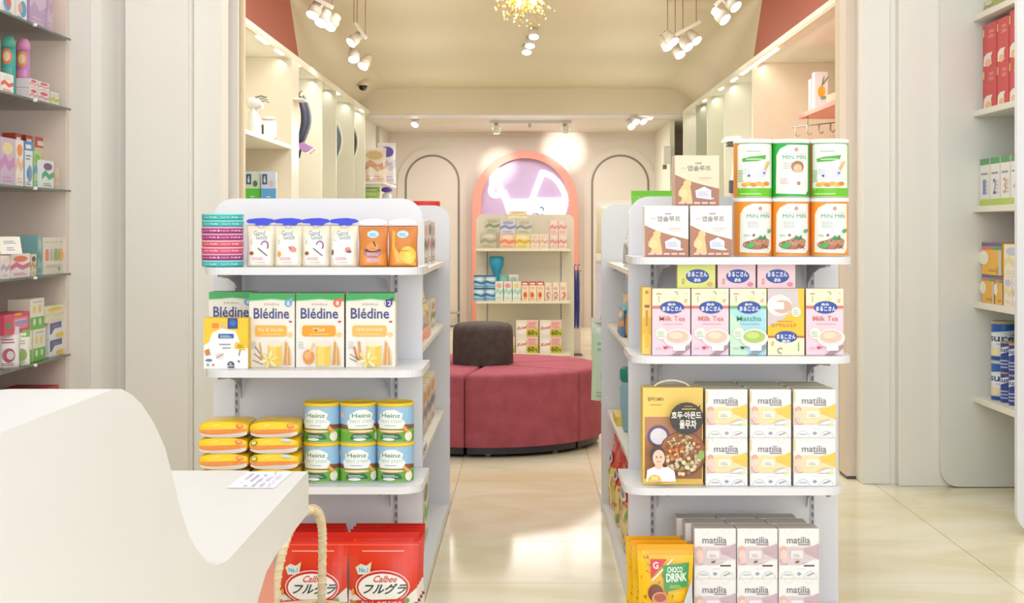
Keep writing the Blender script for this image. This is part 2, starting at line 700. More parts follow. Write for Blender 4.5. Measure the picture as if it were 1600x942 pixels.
def art_amber(a, v):
    a.rect(.03, .02, .97, .98, 'd0803a')
    a.poly([(.06, .03), (.94, .03), (.94, .35), (.5, .22), (.06, .45)], 'e2913c')
    a.ell(.50, .79, .20, .09, 'b9dcee')
    a.bars(.38, .75, .62, .83, 2, '5c9fc4')
    if v == 0:
        a.ell(.5, .34, .32, .12, 'b37a7c')
        a.ell(.5, .40, .30, .05, '6e4038')
        a.ell(.5, .48, .22, .10, 'd99350')
        a.line(.52, .62, .6, .5, .05, '4b3a30')
        a.ell(.5, .16, .24, .06, 'd9a8a4')
        a.bars(.3, .28, .7, .36, 2, 'e7cbd2')
    else:
        a.poly([(.14, .9), (.24, .85), (.22, .5), (.40, .30), (.94, .10), (.94, .03), (.30, .12), (.12, .45)], 'f2b04a')
        a.ell(.68, .30, .28, .20, 'f2c34c')
        a.ell(.72, .22, .20, .14, 'f3d25f')
        a.bars(.32, .38, .74, .42, 1, 'a57f34')


def art_choc_bag(a):     # red granola bag
    a.rect(.0, 0, 1, 1, 'e03a1e')
    a.rect(0, .90, 1, 1, 'cf2418')
    a.rect(0, .865, 1, .875, 'f4685a')
    a.bars(.2, .80, .82, .825, 1, 'f8b4a8')
    a.rect(0, 0, 1, .20, 'efe4dc')
    a.poly([(0, .20), (0, .40), (.2, .30), (.5, .27), (.8, .30), (1, .42), (1, .20)], 'efe9e4')
    rnd = random.Random(4)
    cols = ['e9a238', 'c9402e', 'd8832e', '8a4a2c', 'e8c07a', 'b7558a', '7f9c3a', 'f0d9a8']
    for k in range(46):
        x, y = rnd.uniform(.02, .98), rnd.uniform(.02, .42)
        if .12 < x < .84 and y > .30:
            continue
        a.ell(x, y, rnd.uniform(.02, .055), rnd.uniform(.015, .04), rnd.choice(cols), 8)
    a.poly([(.10, .64), (.18, .68), (.26, .66), (.34, .70), (.31, .57), (.14, .565)], 'e7d2a8')
    a.rect(.14, .575, .30, .655, 'd3e4ea')
    a.text('No.1', .155, .59, .285, .64, '5a8fae', .02)
    a.ell(.50, .44, .40, .175, 'f7d6cf')
    a.ell(.50, .44, .385, .165, 'c8342c')
    a.ell(.50, .435, .355, .145, 'f0eeea')
    a.text('Calbee', .35, .49, .70, .56, 'd0403a', .02, .12)
    a.text('フルグラ', .20, .365, .82, .48, '2f4a48', .03, .10)
    a.poly([(.14, .22), (.84, .25), (.80, .32), (.12, .30)], 'c9302c')
    a.text('おいしさザクザク', .20, .245, .78, .295, 'f7d8d0', .01)
    a.circ(.50, .12, .2, 'f4f0ea')
    a.circ(.50, .12, .16, 'e3ac55')


def art_yellowpack(a, v):
    a.rect(0, .30, 1, 1, 'f8cf14')
    a.rect(0, .0, 1, .36, 'e6e3e6')
    a.poly([(0, .18), (.5, .30 if v else .24), (1, .34), (1, .58), (0, .52)], 'f4913c')
    for k in range(24):
        a.rect(k / 24.0 + .01, .30, k / 24.0 + .022, .52, 'f9c08a') if k % 1 == 0 else None
    a.line(.3, .78, .45, .86, .02, 'fdea8c')
    if v:
        a.ell(.09, .75, .07, .2, '7f8a2c')
        a.ell(.09, .76, .05, .14, 'dbe07a')
        a.ell(.78, .9, .12, .1, 'bcd6d8')
    else:
        a.ell(.86, .82, .08, .16, 'e26a1e')
        a.ell(.86, .85, .055, .09, 'f9b04e')


def art_capsule(a, c1):
    a.rect(0, 0, 1, 1, c1)
    c2 = 'b07a5e' if c1 == 'f0ede6' else 'a5745c'
    a.poly([(0, 0), (1, 0), (1, .34), (.62, .42), (.3, .50), (0, .62)], c2)
    a.text('maeil', .46, .83, .60, .87, '5b5f9a', .02)
    a.text('앱솔루트', .28, .69, .82, .80, '8f8b86', .02)
    a.bars(.14, .74, .25, .77, 1, 'b8b0a6')
    a.bars(.54, .55, .84, .57, 1, 'c09070')
    a.bars(.54, .51, .80, .53, 1, 'cbb8a8')
    a.ell(.28, .44, .09, .075, 'ecc789')
    a.poly([(.17, .40), (.24, .44), (.34, .42), (.36, .30), (.38, .20), (.40, .06), (.12, .06), (.16, .16), (.08, .20), (.08, .28)], 'ecc789')
    a.ell(.20, .24, .09, .09, 'f2d39b')
    a.poly([(.46, .30), (.66, .38), (.82, .31), (.82, .17), (.90, .14), (.80, .12), (.48, .16)], 'dcdcea')
    a.bars(.52, .20, .78, .30, 3, 'b9bdd4')
    for k in range(5):
        a.rr(.08 + .175 * k, .035, .22 + .175 * k, .075, .01, 'e4c0b6')


def art_tin(a, v):
    # printed on the half of the tin facing the shop; wrapped
    if v == 'grain':
        a.rect(0, 0, 1, 1, '7cc63a')
        a.rect(0, 0, .22, 1, 'ec9b3a')
        a.rr(.22, .12, .78, .99, .05, 'eef1ef')
        a.rect(.22, .0, .80, .16, '6fc428')
        a.bars(.36, .84, .56, .885, 1, 'a8cf8a')
        a.poly([(.30, .71), (.42, .75), (.64, .78), (.62, .70), (.50, .66), (.31, .65)], '5fae50')
        a.bars(.36, .69, .60, .735, 1, 'c6e6b8')
        a.ell(.49, .48, .16, .15, 'd9dcef')
        a.ell(.49, .56, .16, .05, 'eceef8')
        for k in range(6):
            a.ell(.34 + .06 * k, .22 + .02 * (k % 2), .05, .04, ['e7a94a', 'f0bd5a', 'd98d34'][k % 3], 10)
        a.line(.62, .5, .70, .66, .02, 'e0b46a')
        a.line(.60, .52, .66, .66, .02, 'ecc88a')
        a.circ(.40, .39, .015, '3d4a78')
        a.circ(.60, .44, .013, '3d4a78')
        a.bars(.24, .28, .33, .52, 5, '9fd07c')
        a.bars(.28, .04, .56, .08, 1, 'c6ec9c')
    else:
        base = '2faf46' if v == 'green' else 'f29a2e'
        a.rect(0, 0, 1, 1, base)
        a.poly([(.26, .06), (.70, .04), (.76, .12), (.76, .97), (.44, .97), (.33, .90), (.27, .78)], 'eef2ee')
        a.circ(.55, .88, .028, 'c99a9a')
        a.bars(.40, .80, .72, .82, 1, 'b8c0b8')
        a.text('MIN MIN', .37, .70, .70, .775, '4f9f78')
        a.bars(.38, .52, .56, .65, 4, 'c3c9c2', seed=5)
        if v == 'green':
            a.ell(.57, .56, .09, .11, 'a87c5c')
            a.ell(.57, .53, .06, .08, 'e8c0a0')
            a.poly([(.50, .44), (.64, .44), (.68, .24), (.48, .24)], 'f3f2f2')
            a.circ(.58, .25, .025, 'b78478')
            a.bars(.34, .24, .46, .36, 3, 'dcb8c0')
        else:
            a.ell(.50, .20, .19, .09, 'b3705a')
            a.ell(.57, .26, .13, .08, 'c08a6c')
            rnd = random.Random(9)
            for k in range(22):
                a.ell(rnd.uniform(.33, .67), rnd.uniform(.13, .29), .016, .012, rnd.choice(['8d4a3c', 'd8a284', 'a35a48', 'e0b898']), 6)
            a.ell(.42, .19, .06, .05, '4fae58', rot=20)
            a.poly([(.50, .30), (.54, .38), (.57, .34), (.61, .39), (.62, .30)], '3f8f54')
            a.ell(.68, .46, .04, .035, '57a878', rot=25)
            a.circ(.46, .38, .018, '8a6a4c')
            a.bars(.34, .36, .42, .40, 2, '8ab88a')


def art_tea(a, v):
    if v == 'flip':          # the box standing upside down
        a.rect(0, 0, 1, 1, 'f9c22c')
        a.poly([(0, .44), (0, 1), (.82, 1), (.86, .72), (.5, .58), (.3, .5)], 'cfc4c8')
        a.ell(.32, .75, .34, .16, 'ece6e6')
        a.ell(.40, .73, .26, .10, 'd3b09a')
        a.rect(.06, .69, .44, .80, 'f2eef0')
        a.circ(.78, .65, .13, 'f2f0da')
        a.bars(.70, .61, .86, .69, 3, '9fb4ac')
        a.bars(.26, .50, .70, .54, 1, 'c59a2e')
        a.text('ロイヤルミルク', .10, .42, .78, .48, 'a8741e', .015)
        a.rect(0, 0, 1, .27, 'f6ecc8')
        a.rect(0, .26, 1, .29, 'b96a2c')
        a.ell(.50, .275, .31, .09, '2b4aa0')
        a.text('森永', .38, .19, .62, .235, 'eef2fb', .02)
        a.text('まるこさん', .24, .245, .76, .315, 'eef2fb', .03)
        a.text('0', .08, .14, .16, .21, 'c98a3a', .01, .2)
        a.line(.84, .06, .84, .20, .03, '7fae6a')
        a.arc(.34, .07, .05, .03, 30, 300, .03, '8d8a6a')
        return
    base, strip, tc, drink, word = {
        'milk': ('eccfde', 'd9706a', 'c9776e', 'dcc2ac', 'Milk Tea'),
        'matcha': ('a9dbe8', '6fae5c', '4f9a78', 'a9c860', 'Matcha'),
    }[v]
    a.rect(0, 0, 1, 1, base)
    if v == 'matcha':
        a.poly([(0, 0), (.5, 0), (.36, .4), (0, .68)], 'c4e8cc')
    a.rect(0, .74, 1, 1, 'f4f0cc')
    a.rect(0, .70, 1, .745, strip)
    a.arc(.17, .90, .05, .02, 20, 160, .03, 'cc7a6a')
    a.line(.17, .80, .17, .90, .03, '9fbf8a')
    a.arc(.62, .93, .03, .02, -60, 150, .02, '7e7a72')
    a.ell(.60, .85, .09, .03, 'e2e0a0')
    a.circ(.90, .93, .02, 'a8c49a')
    a.text('0', .83, .79, .91, .85, 'cf8a50', .01, .2)
    a.ell(.52, .72, .32, .095, '2b4aa0')
    a.text('森永', .40, .745, .62, .785, 'eef2fb', .02)
    a.text('まるこさん', .26, .665, .80, .735, 'eef2fb', .03)
    a.text(word, .18, .515, .86, .59, tc, .008)
    a.bars(.28, .465, .82, .48, 1, tc)
    a.ell(.66, .26, .38, .145, 'e6dfe2')
    a.ell(.66, .28, .30, .095, drink)
    a.ell(.62, .30, .18, .05, {'milk': 'e8d4c2', 'matcha': 'c3d884'}[v])
    a.circ(.23, .33, .155, 'f0f0dc')
    a.bars(.13, .28, .33, .37, 3, '9cc0a4')
    a.poly([(.48, .0), (1, .16), (1, .11), (.72, 0)], 'a98a92' if v == 'milk' else '8d9aa8')
    a.text('♥T', .28, .085, .46, .135, 'd0405a' if v == 'milk' else '3c4a40', .02)
    a.bars(.08, .09, .24, .13, 2, 'dba8b8')
    a.rect(.54, .07, .86, .15, 'f5f2f4')


def art_teatop(a, c):
    a.rect(0, 0, 1, 1, c)
    a.ell(.53, .50, .31, .30, '2b4aa0')
    a.text('まるこさん', .27, .48, .79, .70, 'eef2fb', .03)
    a.text('森永', .44, .26, .62, .42, 'eef2fb', .03)
    a.text('0', .11, .15, .18, .42, 'cf8a50', .02, .2)
    a.ell(.86, .16, .08, .10, 'd8a884' if c == 'dbe27e' else 'e08a9a')


def art_nuts(a):
    a.rect(0, 0, 1, 1, 'f2cf6a')
    a.rect(.03, .06, .98, .70, 'a9714a')
    a.poly([(.03, .70), (.5, .70), (.7, .55), (.4, .45), (.03, .5)], 'b98560')
    a.text('담터', .08, .865, .20, .905, '8a4a30', .02)
    a.text('DAMTUH', .22, .865, .34, .90, '8a4a30', .01)
    a.bars(.12, .82, .32, .835, 1, 'b48a4a')
    a.ell(.26, .50, .19, .115, '6a5678')
    a.ell(.26, .50, .14, .085, 'e6e2ea')
    a.ell(.66, .32, .40, .235, '8c4f3a')
    a.ell(.66, .33, .37, .215, 'b0744e')
    rnd = random.Random(12)
    for k in range(170):
        an, r = rnd.uniform(0, 6.28), math.sqrt(rnd.random())
        x, y = .66 + .35 * r * math.cos(an), .33 + .20 * r * math.sin(an)
        if x > .98:
            continue
        if y > .42:
            c = rnd.choice(['e8dcae', 'd8cc98', 'c9bd8a']) if x < .84 else rnd.choice(['b84a4a', 'd06a62', 'a03c40'])
            s = .018
        elif x < .68 and y > .28:
            c, s = rnd.choice(['e09a58', 'c97a3e', 'eab27a', 'b5682f']), .026
        elif x > .84 and y > .32:
            c, s = rnd.choice(['b84a4a', 'cf6a5c', 'e09a7a']), .02
        else:
            c, s = rnd.choice(['d8c9a0', 'a98c62', 'e6dbb8', '8d7350']), .034
        a.ell(x, y, s, s * .62, c, 7, rot=rnd.uniform(0, 180))
    a.ell(.94, .33, .05, .05, '8fb05a')
    a.ell(.70, .705, .28, .165, '37332f')
    a.poly([(.86, .80), (.93, .85), (.91, .78)], '37332f')
    a.text('호두·아몬드', .45, .70, .94, .775, 'ece8e0', .03)
    a.text('율무차', .58, .60, .86, .69, 'ece8e0', .03)
    a.bars(.62, .795, .86, .82, 1, 'c2b04a')
    a.bars(.66, .825, .80, .84, 1, 'c2b04a')
    a.ell(.22, .33, .13, .095, '4a3a38')
    a.ell(.24, .30, .10, .085, 'ecc9b4')
    a.poly([(.19, .24), (.29, .24), (.34, .18), (.15, .18)], 'e8c2aa')
    a.poly([(.03, .06), (.52, .06), (.50, .16), (.40, .21), (.30, .205), (.24, .18), (.16, .21), (.05, .18)], 'e9ecf6')
    a.circ(.205, .31, .012, '3a2e2c')
    a.circ(.275, .31, .012, '3a2e2c')
    a.arc(.24, .275, .03, .012, 200, 340, .008, 'b0605a')
    a.ell(.17, .065, .11, .065, 'f4b93a', 16, 0, 180)
    a.text('50', .12, .075, .22, .115, 'fff2cc', .02)
    a.rect(.30, .035, .97, .055, 'd8b04a')


def art_mat(a, v):
    a.rect(0, 0, 1, 1, 'f0eff0')
    band, band2, d = ('f3dfae', 'f2cb56', 'e7c37a') if v == 'y' else ('dccbd2', 'c9b0b9', 'bfa4ae')
    a.rect(.0, .72, .055 if v == 'y' else .02, .97, 'e9d898' if v == 'y' else 'e4dadc')
    for cx in (.25, .76):
        a.arc(cx, .98, .09, .09, 180, 360, .012, 'dcdcde')
    a.poly([(0, .28), (0, .62), (.35, .64), (.62, .62), (.85, .66), (1, .70), (1, .38), (.85, .40), (.6, .28)], band)
    a.poly([(.60, .60), (.85, .64), (1, .70), (1, .38), (.85, .42), (.66, .50)], band2)
    a.bars(.66, .48, .90, .56, 2, d)
    a.text('matilia', .20, .70, .78, .84, '7d7880', .008)
    a.rect(.48, .665, .78, .685, '8d828c')
    a.ell(.12, .58, .075, .07, 'dfae9e' if v == 'y' else 'e4b8a4')
    a.ell(.13, .44, .09, .13, 'f0d3c8')
    a.ell(.10, .34, .06, .10, 'ecc7c0')
    a.arc(.16, .42, .11, .14, 190, 300, .02, 'c79aa4')
    a.rr(.30, .40, .60, .56, .03, 'f5ecdc' if v == 'y' else 'efe6e8')
    a.bars(.36, .43, .54, .50, 2, 'a9adb8')
    a.poly([(0, 0), (1, 0), (1, .36), (.85, .37), (.6, .28), (.4, .25), (.2, .27), (0, .25)], 'f0eff0')
    if v == 'y':
        a.arc(.78, .26, .22, .10, 40, 150, .012, 'c0a6a8')
        a.ell(.88, .27, .08, .04, 'd8e4a0')
        a.line(.58, .26, .84, .265, .014, '9c8a94')
    else:
        a.rect(.62, .235, .88, .27, '5a484e')
        a.ell(.46, .33, .055, .02, '6d5a4a', rot=20)
        a.arc(.74, .25, .22, .10, 20, 150, .014, 'f7f3f3')
    a.bars(.42, .185, .66, .20, 1, 'd0c4c8')
    a.arc(.22, .0, .15, .13, 0, 180, .012, 'b4c8cc')
    a.arc(.78, .0, .15, .13, 0, 180, .012, 'b8ccc8')
    a.poly([(.44, .09), (.50, .13), (.56, .09), (.50, .05)], '8da4c4')
    a.bars(.14, .06, .32, .10, 1, 'a9b4c0')
    a.line(.70, .05, .86, .10, .03, '9fa0ac')
    for x in (0, .992):
        a.rect(x, 0, x + .008, 1, 'd0cdd0')


def art_drink(a):
    a.rect(0, 0, 1, 1, 'f6c31c')
    a.rect(0, .88, 1, 1, 'f7a90c')
    rnd = random.Random(5)
    for k in range(46):
        x, y = rnd.uniform(.03, .97), rnd.uniform(.02, .86)
        a.line(x, y, x + rnd.uniform(-.06, .06), y + rnd.uniform(-.05, .05), .022, rnd.choice(['9aa022', 'b88a1a', '7f8a1c', 'e0a010']))
    a.poly([(.22, .84), (.52, .84), (.22, .62)], 'd23a3c')
    a.text('G', .26, .73, .36, .81, 'f7d8dc', .03)
    a.line(.62, .84, .24, .60, .03, 'ece0d4')
    a.poly([(.47, .48), (.90, .53), (.92, .80), (.44, .77)], '3f9650')
    a.text('CHOCO', .52, .69, .80, .755, 'eaf4e6', .025)
    a.text('DRINK', .50, .585, .88, .68, 'eaf4e6', .03, 0, .01)
    a.bars(.56, .52, .80, .56, 2, 'b7c44a')
    a.ell(.30, .46, .14, .10, '7a3f2c')
    a.ell(.38, .40, .15, .075, 'd79a78')
    a.ell(.38, .41, .11, .05, 'b0604a')
    a.poly([(.40, .18), (.56, .34), (.92, .36), (.96, .12), (.60, .05)], 'e58a5c')
    a.poly([(.46, .05), (.62, .30), (.50, .33), (.36, .12)], 'f0d8d8')
    a.poly([(.99, .62), (.99, .02), (.70, .02), (.72, .20)], 'cdd6de')


def art_generic(a, base, top, mid, seed, word=''):
    a.rect(0, 0, 1, 1, base)
    rnd = random.Random(seed)
    a.rect(.0, .80, 1, 1, top)
    a.rr(.12, .84, .80, .93, .03, 'f4f1ec')
    if word:
        a.text(word, .12, .56, .86, .74, mid, .02)
    else:
        a.bars(.14, .60, .80, .74, 2, mid, seed=seed)
    a.ell(rnd.uniform(.35, .65), .30, .30, .18, mid)
    a.ell(rnd.uniform(.4, .6), .30, .18, .11, top)
    a.bars(.12, .05, .75, .13, 2, mid, seed=seed + 1)


def art_red_box(a):
    a.rect(0, 0, 1, 1, 'd63a38')
    a.rect(0, .0, .10, 1, 'c42f30')
    a.bars(.45, .78, .85, .86, 2, 'f3a4a8')
    a.bars(.42, .66, .86, .75, 2, 'f3a4a8')
    a.poly([(.05, .02), (.08, .24), (.30, .31), (.72, .31), (.62, .22), (.66, .02)], 'f6e8dc')
    a.ell(.40, .08, .22, .09, 'eec08c')
    a.rect(.02, .72, .14, .90, 'e8c070')


def art_stage(a, n, c):
    a.rect(0, 0, 1, 1, 'f0efe8')
    a.rect(0, .87, 1, 1, '4f9c58')
    a.rect(0, 0, 1, .14, 'b7d53a')
    a.bars(.12, .66, .84, .74, 1, '8d88a8')
    a.text(n, .30, .24, .62, .56, c, .01)
    a.bars(.64, .25, .90, .56, 4, 'cfcadc')


def art_yellow_box(a):
    a.rect(0, 0, 1, 1, 'f3b71c')
    a.rect(0, .88, 1, 1, '5a5a8c')
    a.rect(0, .78, .55, .87, 'd87a6c')
    a.rect(.55, .78, 1, .87, '4f9c58')
    a.ell(.10, .52, .26, .22, 'f6f1dc')
    a.bars(.35, .10, .80, .18, 2, 'b07a10')
    a.circ(.80, .14, .06, 'c98a12')
    a.rect(.84, 0, 1, .78, 'cfc9b8')


def art_shake(a):
    a.rect(0, 0, 1, 1, 'e9edf2')
    a.rect(0, .80, 1, 1, '2b62b4')
    a.poly([(0, .80), (1, .66), (1, .82), (0, .9)], '2b62b4')
    a.poly([(.0, .74), (.9, .84), (1, .80), (1, .70)], 'dfe8f0')
    a.text('sure', .18, .52, .82, .66, '3a5a86', .02)
    a.bars(.40, .44, .90, .48, 1, '8aa0b8')
    a.ell(.30, .24, .25, .12, 'f0e2b8')
    a.rect(0, 0, 1, .11, '2456a4')


def art_shake_small(a):
    a.rect(0, 0, 1, 1, '3a4c9c')
    a.poly([(0, .55), (1, .80), (1, .98), (0, .80)], 'dfe2f0')
    a.text('sure', .2, .70, .85, .82, '4a4488', .02)
    for y in (.12, .24, .36):
        a.rect(.08, y, .92, y + .05, 'b7c4e4')


def art_sixty(a):
    a.rect(0, 0, 1, 1, 'efe6dc')
    a.rect(.50, .46, 1, 1, 'f3c8c4')
    a.bars(.55, .52, .95, .92, 4, 'd8757c')
    a.rect(.48, 0, 1, .46, 'c5c832')
    a.text('60', .52, .08, .84, .40, '6f5a1c', .04)
    a.text('%', .86, .10, .98, .28, '6f5a1c', .03)
    a.ell(.26, .5, .22, .36, 'f6f0ec')
    a.text('Rosal', .04, .38, .48, .60, 'd0505c', .03, .1, .12)


def art_wave(a, c1, c2, c3):
    a.rect(0, 0, 1, 1, c1)
    a.poly([(0, .3), (.3, .45), (.6, .30), (1, .42), (1, .62), (.6, .5), (.3, .66), (0, .5)], c2)
    a.ell(.5, .78, .36, .13, c3)
    a.bars(.15, .08, .85, .22, 2, c2)


def art_diaper(a, c):
    a.rect(0, 0, 1, 1, c)
    a.rect(0, .58, 1, 1, 'cfe0d4' if c == '5cc83c' else 'cfdcec')
    a.rect(.06, .68, .40, .94, '3f5a74')
    a.text('6', .16, .72, .30, .90, 'e8f0f4', .03)
    a.ell(.66, .70, .16, .08, '5a7a4c' if c == '5cc83c' else 'e0b8c8')
    a.bars(.34, .30, .70, .42, 2, 'd8f2e0')
    a.bars(.3, .06, .8, .2, 2, 'd8f2e0')


def art_bottles(a):
    a.rect(0, 0, 1, 1, 'ece6d8')
    for k, c in enumerate(['f08a5c', 'c8c4bc', '8fbf62', 'f0b850', 'e85f3a']):
        x = .08 + .18 * k
        a.rr(x, .36, x + .14, .62, .03, c)
        a.rect(x + .02, .62, x + .12, .68, c)
        a.bars(x + .01, .86, x + .13, .89, 1, '9a8a80')
    a.bars(.1, .18, .8, .28, 2, 'd4ccbc')
    a.circ(.62, .14, .03, '9fbf9a')


def art_purple_corner(a):
    a.rect(0, 0, 1, 1, 'eef0f4')
    a.poly([(.05, .94), (.70, .98), (.70, .62), (.30, .60), (.14, .30), (.05, .30)], '5a5490')
    a.bars(.18, .68, .62, .84, 2, '8f8ab8')
    a.ell(.62, .18, .26, .15, 'f2cf3a')


def art_green_pair(a):
    a.rect(0, 0, 1, 1, 'eeeade')
    a.rect(0, 0, 1, .40, '6fbf48')
    for x in (.22, .62):
        a.ell(x + .06, .66, .09, .13, 'f2d060')
        a.circ(x + .06, .24, .09, 'e6eed8')
    a.bars(.16, .88, .84, .93, 1, 'a8a8a0')


def art_pinkred(a):
    a.rect(0, 0, 1, 1, 'd64a68')
    a.rr(.36, .20, .94, .78, .04, 'e58aa4')
    a.rect(.40, .42, .92, .56, '7fa4dc')
    a.ell(.16, .42, .10, .16, '5c9a5a')
    a.rect(.4, .86, .66, 1, 'f2a43c')
    a.bars(.42, .62, .88, .72, 1, 'f6d0da')


# ------------------------------------------------------------------ product builders
def jar_like(name, label, cat, group, R, H, loc, rotz, body, lid, lidh, art, liplid=True, printspan=0.62, parts=('lid',)):
    k = ('jar', R, H, body, lid, lidh)
    if k not in MESHC:
        mb = MB()
        mb.lathe([(R * .97, 0), (R, .002), (R, H - lidh - .002), (R * .97, H - lidh)], body, 36)
        ml = MB()
        ml.lathe([(R * 1.02, H - lidh), (R * 1.03, H - lidh + .001), (R * 1.03, H - .002), (R * 1.0, H), (R * .93, H - .0005), (R * .92, H - .0025), (0.001, H - .0025)], lid, 36, caps=False)
        MESHC[k] = (mb.mesh(name), ml.mesh('lid'))
    b, l = MESHC[k]
    o = obj(name, b, None, loc, rotz)
    tag(o, label, cat, group)
    obj('lid', l, o)
    if art:
        w = 2 * math.pi * R * printspan
        fn, args = art[0], tuple(art[1:])
        ak = ('wrap', fn.__name__, args, R, H)
        if ak not in MESHC:
            h = H - lidh - .004
            a = Art(w, h)
            fn(a, *args)

            def f(x, y, L):
                r = R + .0004 + .0002 * L
                t = (x - w / 2) / R
                return (r * math.sin(t), -r * math.cos(t), .003 + y)
            MESHC[ak] = a.mesh('wrap_print', f, (R * .2, 0))
        obj('wrap_print', MESHC[ak], o)
    return o


def bag_thick(u, v, d, sealtop=0.08):
    e = 1 - abs(2 * u - 1) ** 4
    t = min(1.0, (1 - v) / .55) if v > .45 else 1.0
    if v > 1 - sealtop:
        t *= 0.15
    if v < .06:
        t *= .8 + .2 * v / .06
    return max(.0015, d / 2 * e * t)


def bag(name, label, cat, group, w, h, d, loc, rotz, body, art, lean=0.0, rough=.22, tilt=None):
    k = ('bag', w, h, d, body)
    if k not in MESHC:
        mb = MB()
        n, mm = 14, 16
        vs, fs = [], []
        for sgn in (-1, 1):
            for j in range(mm + 1):
                for i in range(n + 1):
                    u, v = i / n, j / mm
                    t = bag_thick(u, v, d) * (1 + .06 * math.sin(9 * u + 5 * v))
                    ww = w * (1 - .05 * math.sin(math.pi * v) ** 2)
                    vs.append(((u - .5) * ww, sgn * t, v * h))
        P = (n + 1) * (mm + 1)
        for sgn in (0, 1):
            for j in range(mm):
                for i in range(n):
                    a = sgn * P + j * (n + 1) + i
                    q = [a, a + 1, a + n + 2, a + n + 1]
                    fs.append(q if sgn == 0 else q[::-1])
        for j in range(mm):
            for i, fl in ((0, 1), (n, 0)):
                a = j * (n + 1) + i
                q = [a, a + n + 1, P + a + n + 1, P + a]
                fs.append(q if fl else q[::-1])
        for i in range(n):
            fs.append([i, P + i, P + i + 1, i + 1])
            a = mm * (n + 1) + i
            fs.append([a, a + 1, P + a + 1, P + a])
        mb.add(vs, fs, mat(body, rough) if isinstance(body, str) else body, True)
        MESHC[k] = mb.mesh(name)
    o = obj(name, MESHC[k], None, loc, rotz, rot=(lean, 0, rotz) if tilt is None else tilt)
    tag(o, label, cat, group)
    if art:
        fn, args = art[0], tuple(art[1:])
        ak = ('bagart', fn.__name__, args, w, h, d)
        if ak not in MESHC:
            a = Art(w, h)
            fn(a, *args)

            def f(x, y, L):
                u, v = x / w, y / h
                t = bag_thick(min(1, max(0, u)), v, d) * (1 + .06 * math.sin(9 * u + 5 * v))
                ww = (1 - .05 * math.sin(math.pi * v) ** 2)
                return ((x - w / 2) * ww, -t - .0012 - .0002 * L, y)
            MESHC[ak] = a.mesh('front_print', f, (w / 14, h / 16), rough)
        obj('front_print', MESHC[ak], o)
    return o


# ================================================================== SETTING
# ---- floor: slab with separate marble tiles
mb = MB()
mb.box(-3.2, 3.2, -1.5, 17.8, -0.12, -0.006, GROUT)
floor = struct('floor', mb, 'floor of glossy cream marble tiles')
TS = 0.6535
mb = MB()
mb.box(0.0015, TS - .0015, 0.0015, TS - .0015, -0.010, 0, TILE)
tile_me = mb.mesh('tile')
for j in range(-9, 20):
    for i in range(-5, 5):
        o = obj('tile', tile_me, floor, (-0.326 + i * TS, 5.53 + j * TS, 0))
# ---- shop shell
mb = MB()
mb.box(-2.75, -2.65, -0.7, 6.95, 0, 3.3, WALL)
struct('wall_left', mb, 'cream left wall of the front zone')
mb = MB()
mb.box(2.65, 2.75, -0.7, 6.95, 0, 3.3, WALL)
struct('wall_right', mb, 'cream right wall of the front zone')
mb = MB()
mb.box(-2.75, 2.75, -0.7, 6.95, 3.2, 3.3, WALL)
struct('ceiling_front', mb, 'cream ceiling over the front zone')

# portal: stepped pilasters between the front zone and the hall (both sides)
mb = MB()
mb.box(-2.66, -2.055, 6.80, 6.95, 0, 3.2, WALL, .004)
mb.box(-2.055, -1.88, 6.90, 6.95, 0, 3.2, PILA)
mb.prism([(-2.055, 6.90), (-2.055, 6.80), (-2.01, 6.82), (-1.95, 6.87), (-1.88, 6.90)], 0, 3.2, PILA, 'z')
struct('trim_1', mb, 'cream corner column beside the glass shelves')
mb = MB()
mb.box(-1.88, -1.582, 6.745, 6.95, 0, 3.2, PILA, .004)
struct('trim_2', mb, 'flat cream pilaster panel left of the hall opening')
mb = MB()
mb.box(-1.572, -1.44, 6.80, 6.97, 0, 3.2, PILA, .004)
mb.box(-1.582, -1.572, 6.765, 6.97, 0, 3.2, PILA)
struct('trim_3', mb, 'narrow cream pilaster strip at the left jamb')
mb = MB()
mb.box(-1.56, -1.472, 7.05, 7.2, 0, 3.3, PILA, .003)
mb.box(-1.472, -1.42, 7.10, 7.2, 0, 3.3, PILA, .003)
mb.box(-1.47, -1.466, 7.04, 7.11, 0, 3.3, 'c9bfae')
mb.box(-1.42, -1.402, 7.14, 7.2, 0, 3.3, 'e0cfae', .003)
struct('trim_4', mb, 'grooved beige jamb at the left of the hall opening')

mb = MB()
mb.box(1.735, 2.0, 6.70, 6.95, 0, 3.2, PILA, .004)
mb.box(1.71, 1.735, 6.768, 6.95, 0, 3.2, PILA)
struct('trim_5', mb, 'flat cream pilaster panel right of the hall opening')
mb = MB()
mb.box(1.58, 1.71, 6.757, 6.96, 0, 3.2, PILA, .004)
struct('trim_6', mb, 'narrow white pilaster strip at the right jamb')
mb = MB()
mb.box(1.535, 1.60, 6.90, 7.05, 0.012, 3.3, noise_mat('mauve_jamb', 'dbccbb', 'dfd0bf', 1, .5), .003)
mb.box(1.535, 1.60, 6.90, 7.05, 0, 0.012, '5a4a48')
mb.box(1.545, 1.60, 7.05, 7.2, 0, 3.3, noise_mat('olive_jamb', 'cdbd9e', 'd1c1a2', 1, .5))
struct('trim_7', mb, 'slim pinkish jamb at the right of the hall opening')
mb = MB()
mb.box(-2.66, 2.66, 6.75, 6.95, 2.75, 3.3, PILA)
struct('trim_8', mb, 'cream header over the hall opening')

# hall: side walls, cabinets niches, soffits
HZ = 2.37
YB = 14.7


def hceil(y):
    return EYE + 1.43 + 0.078 * (YB - y)


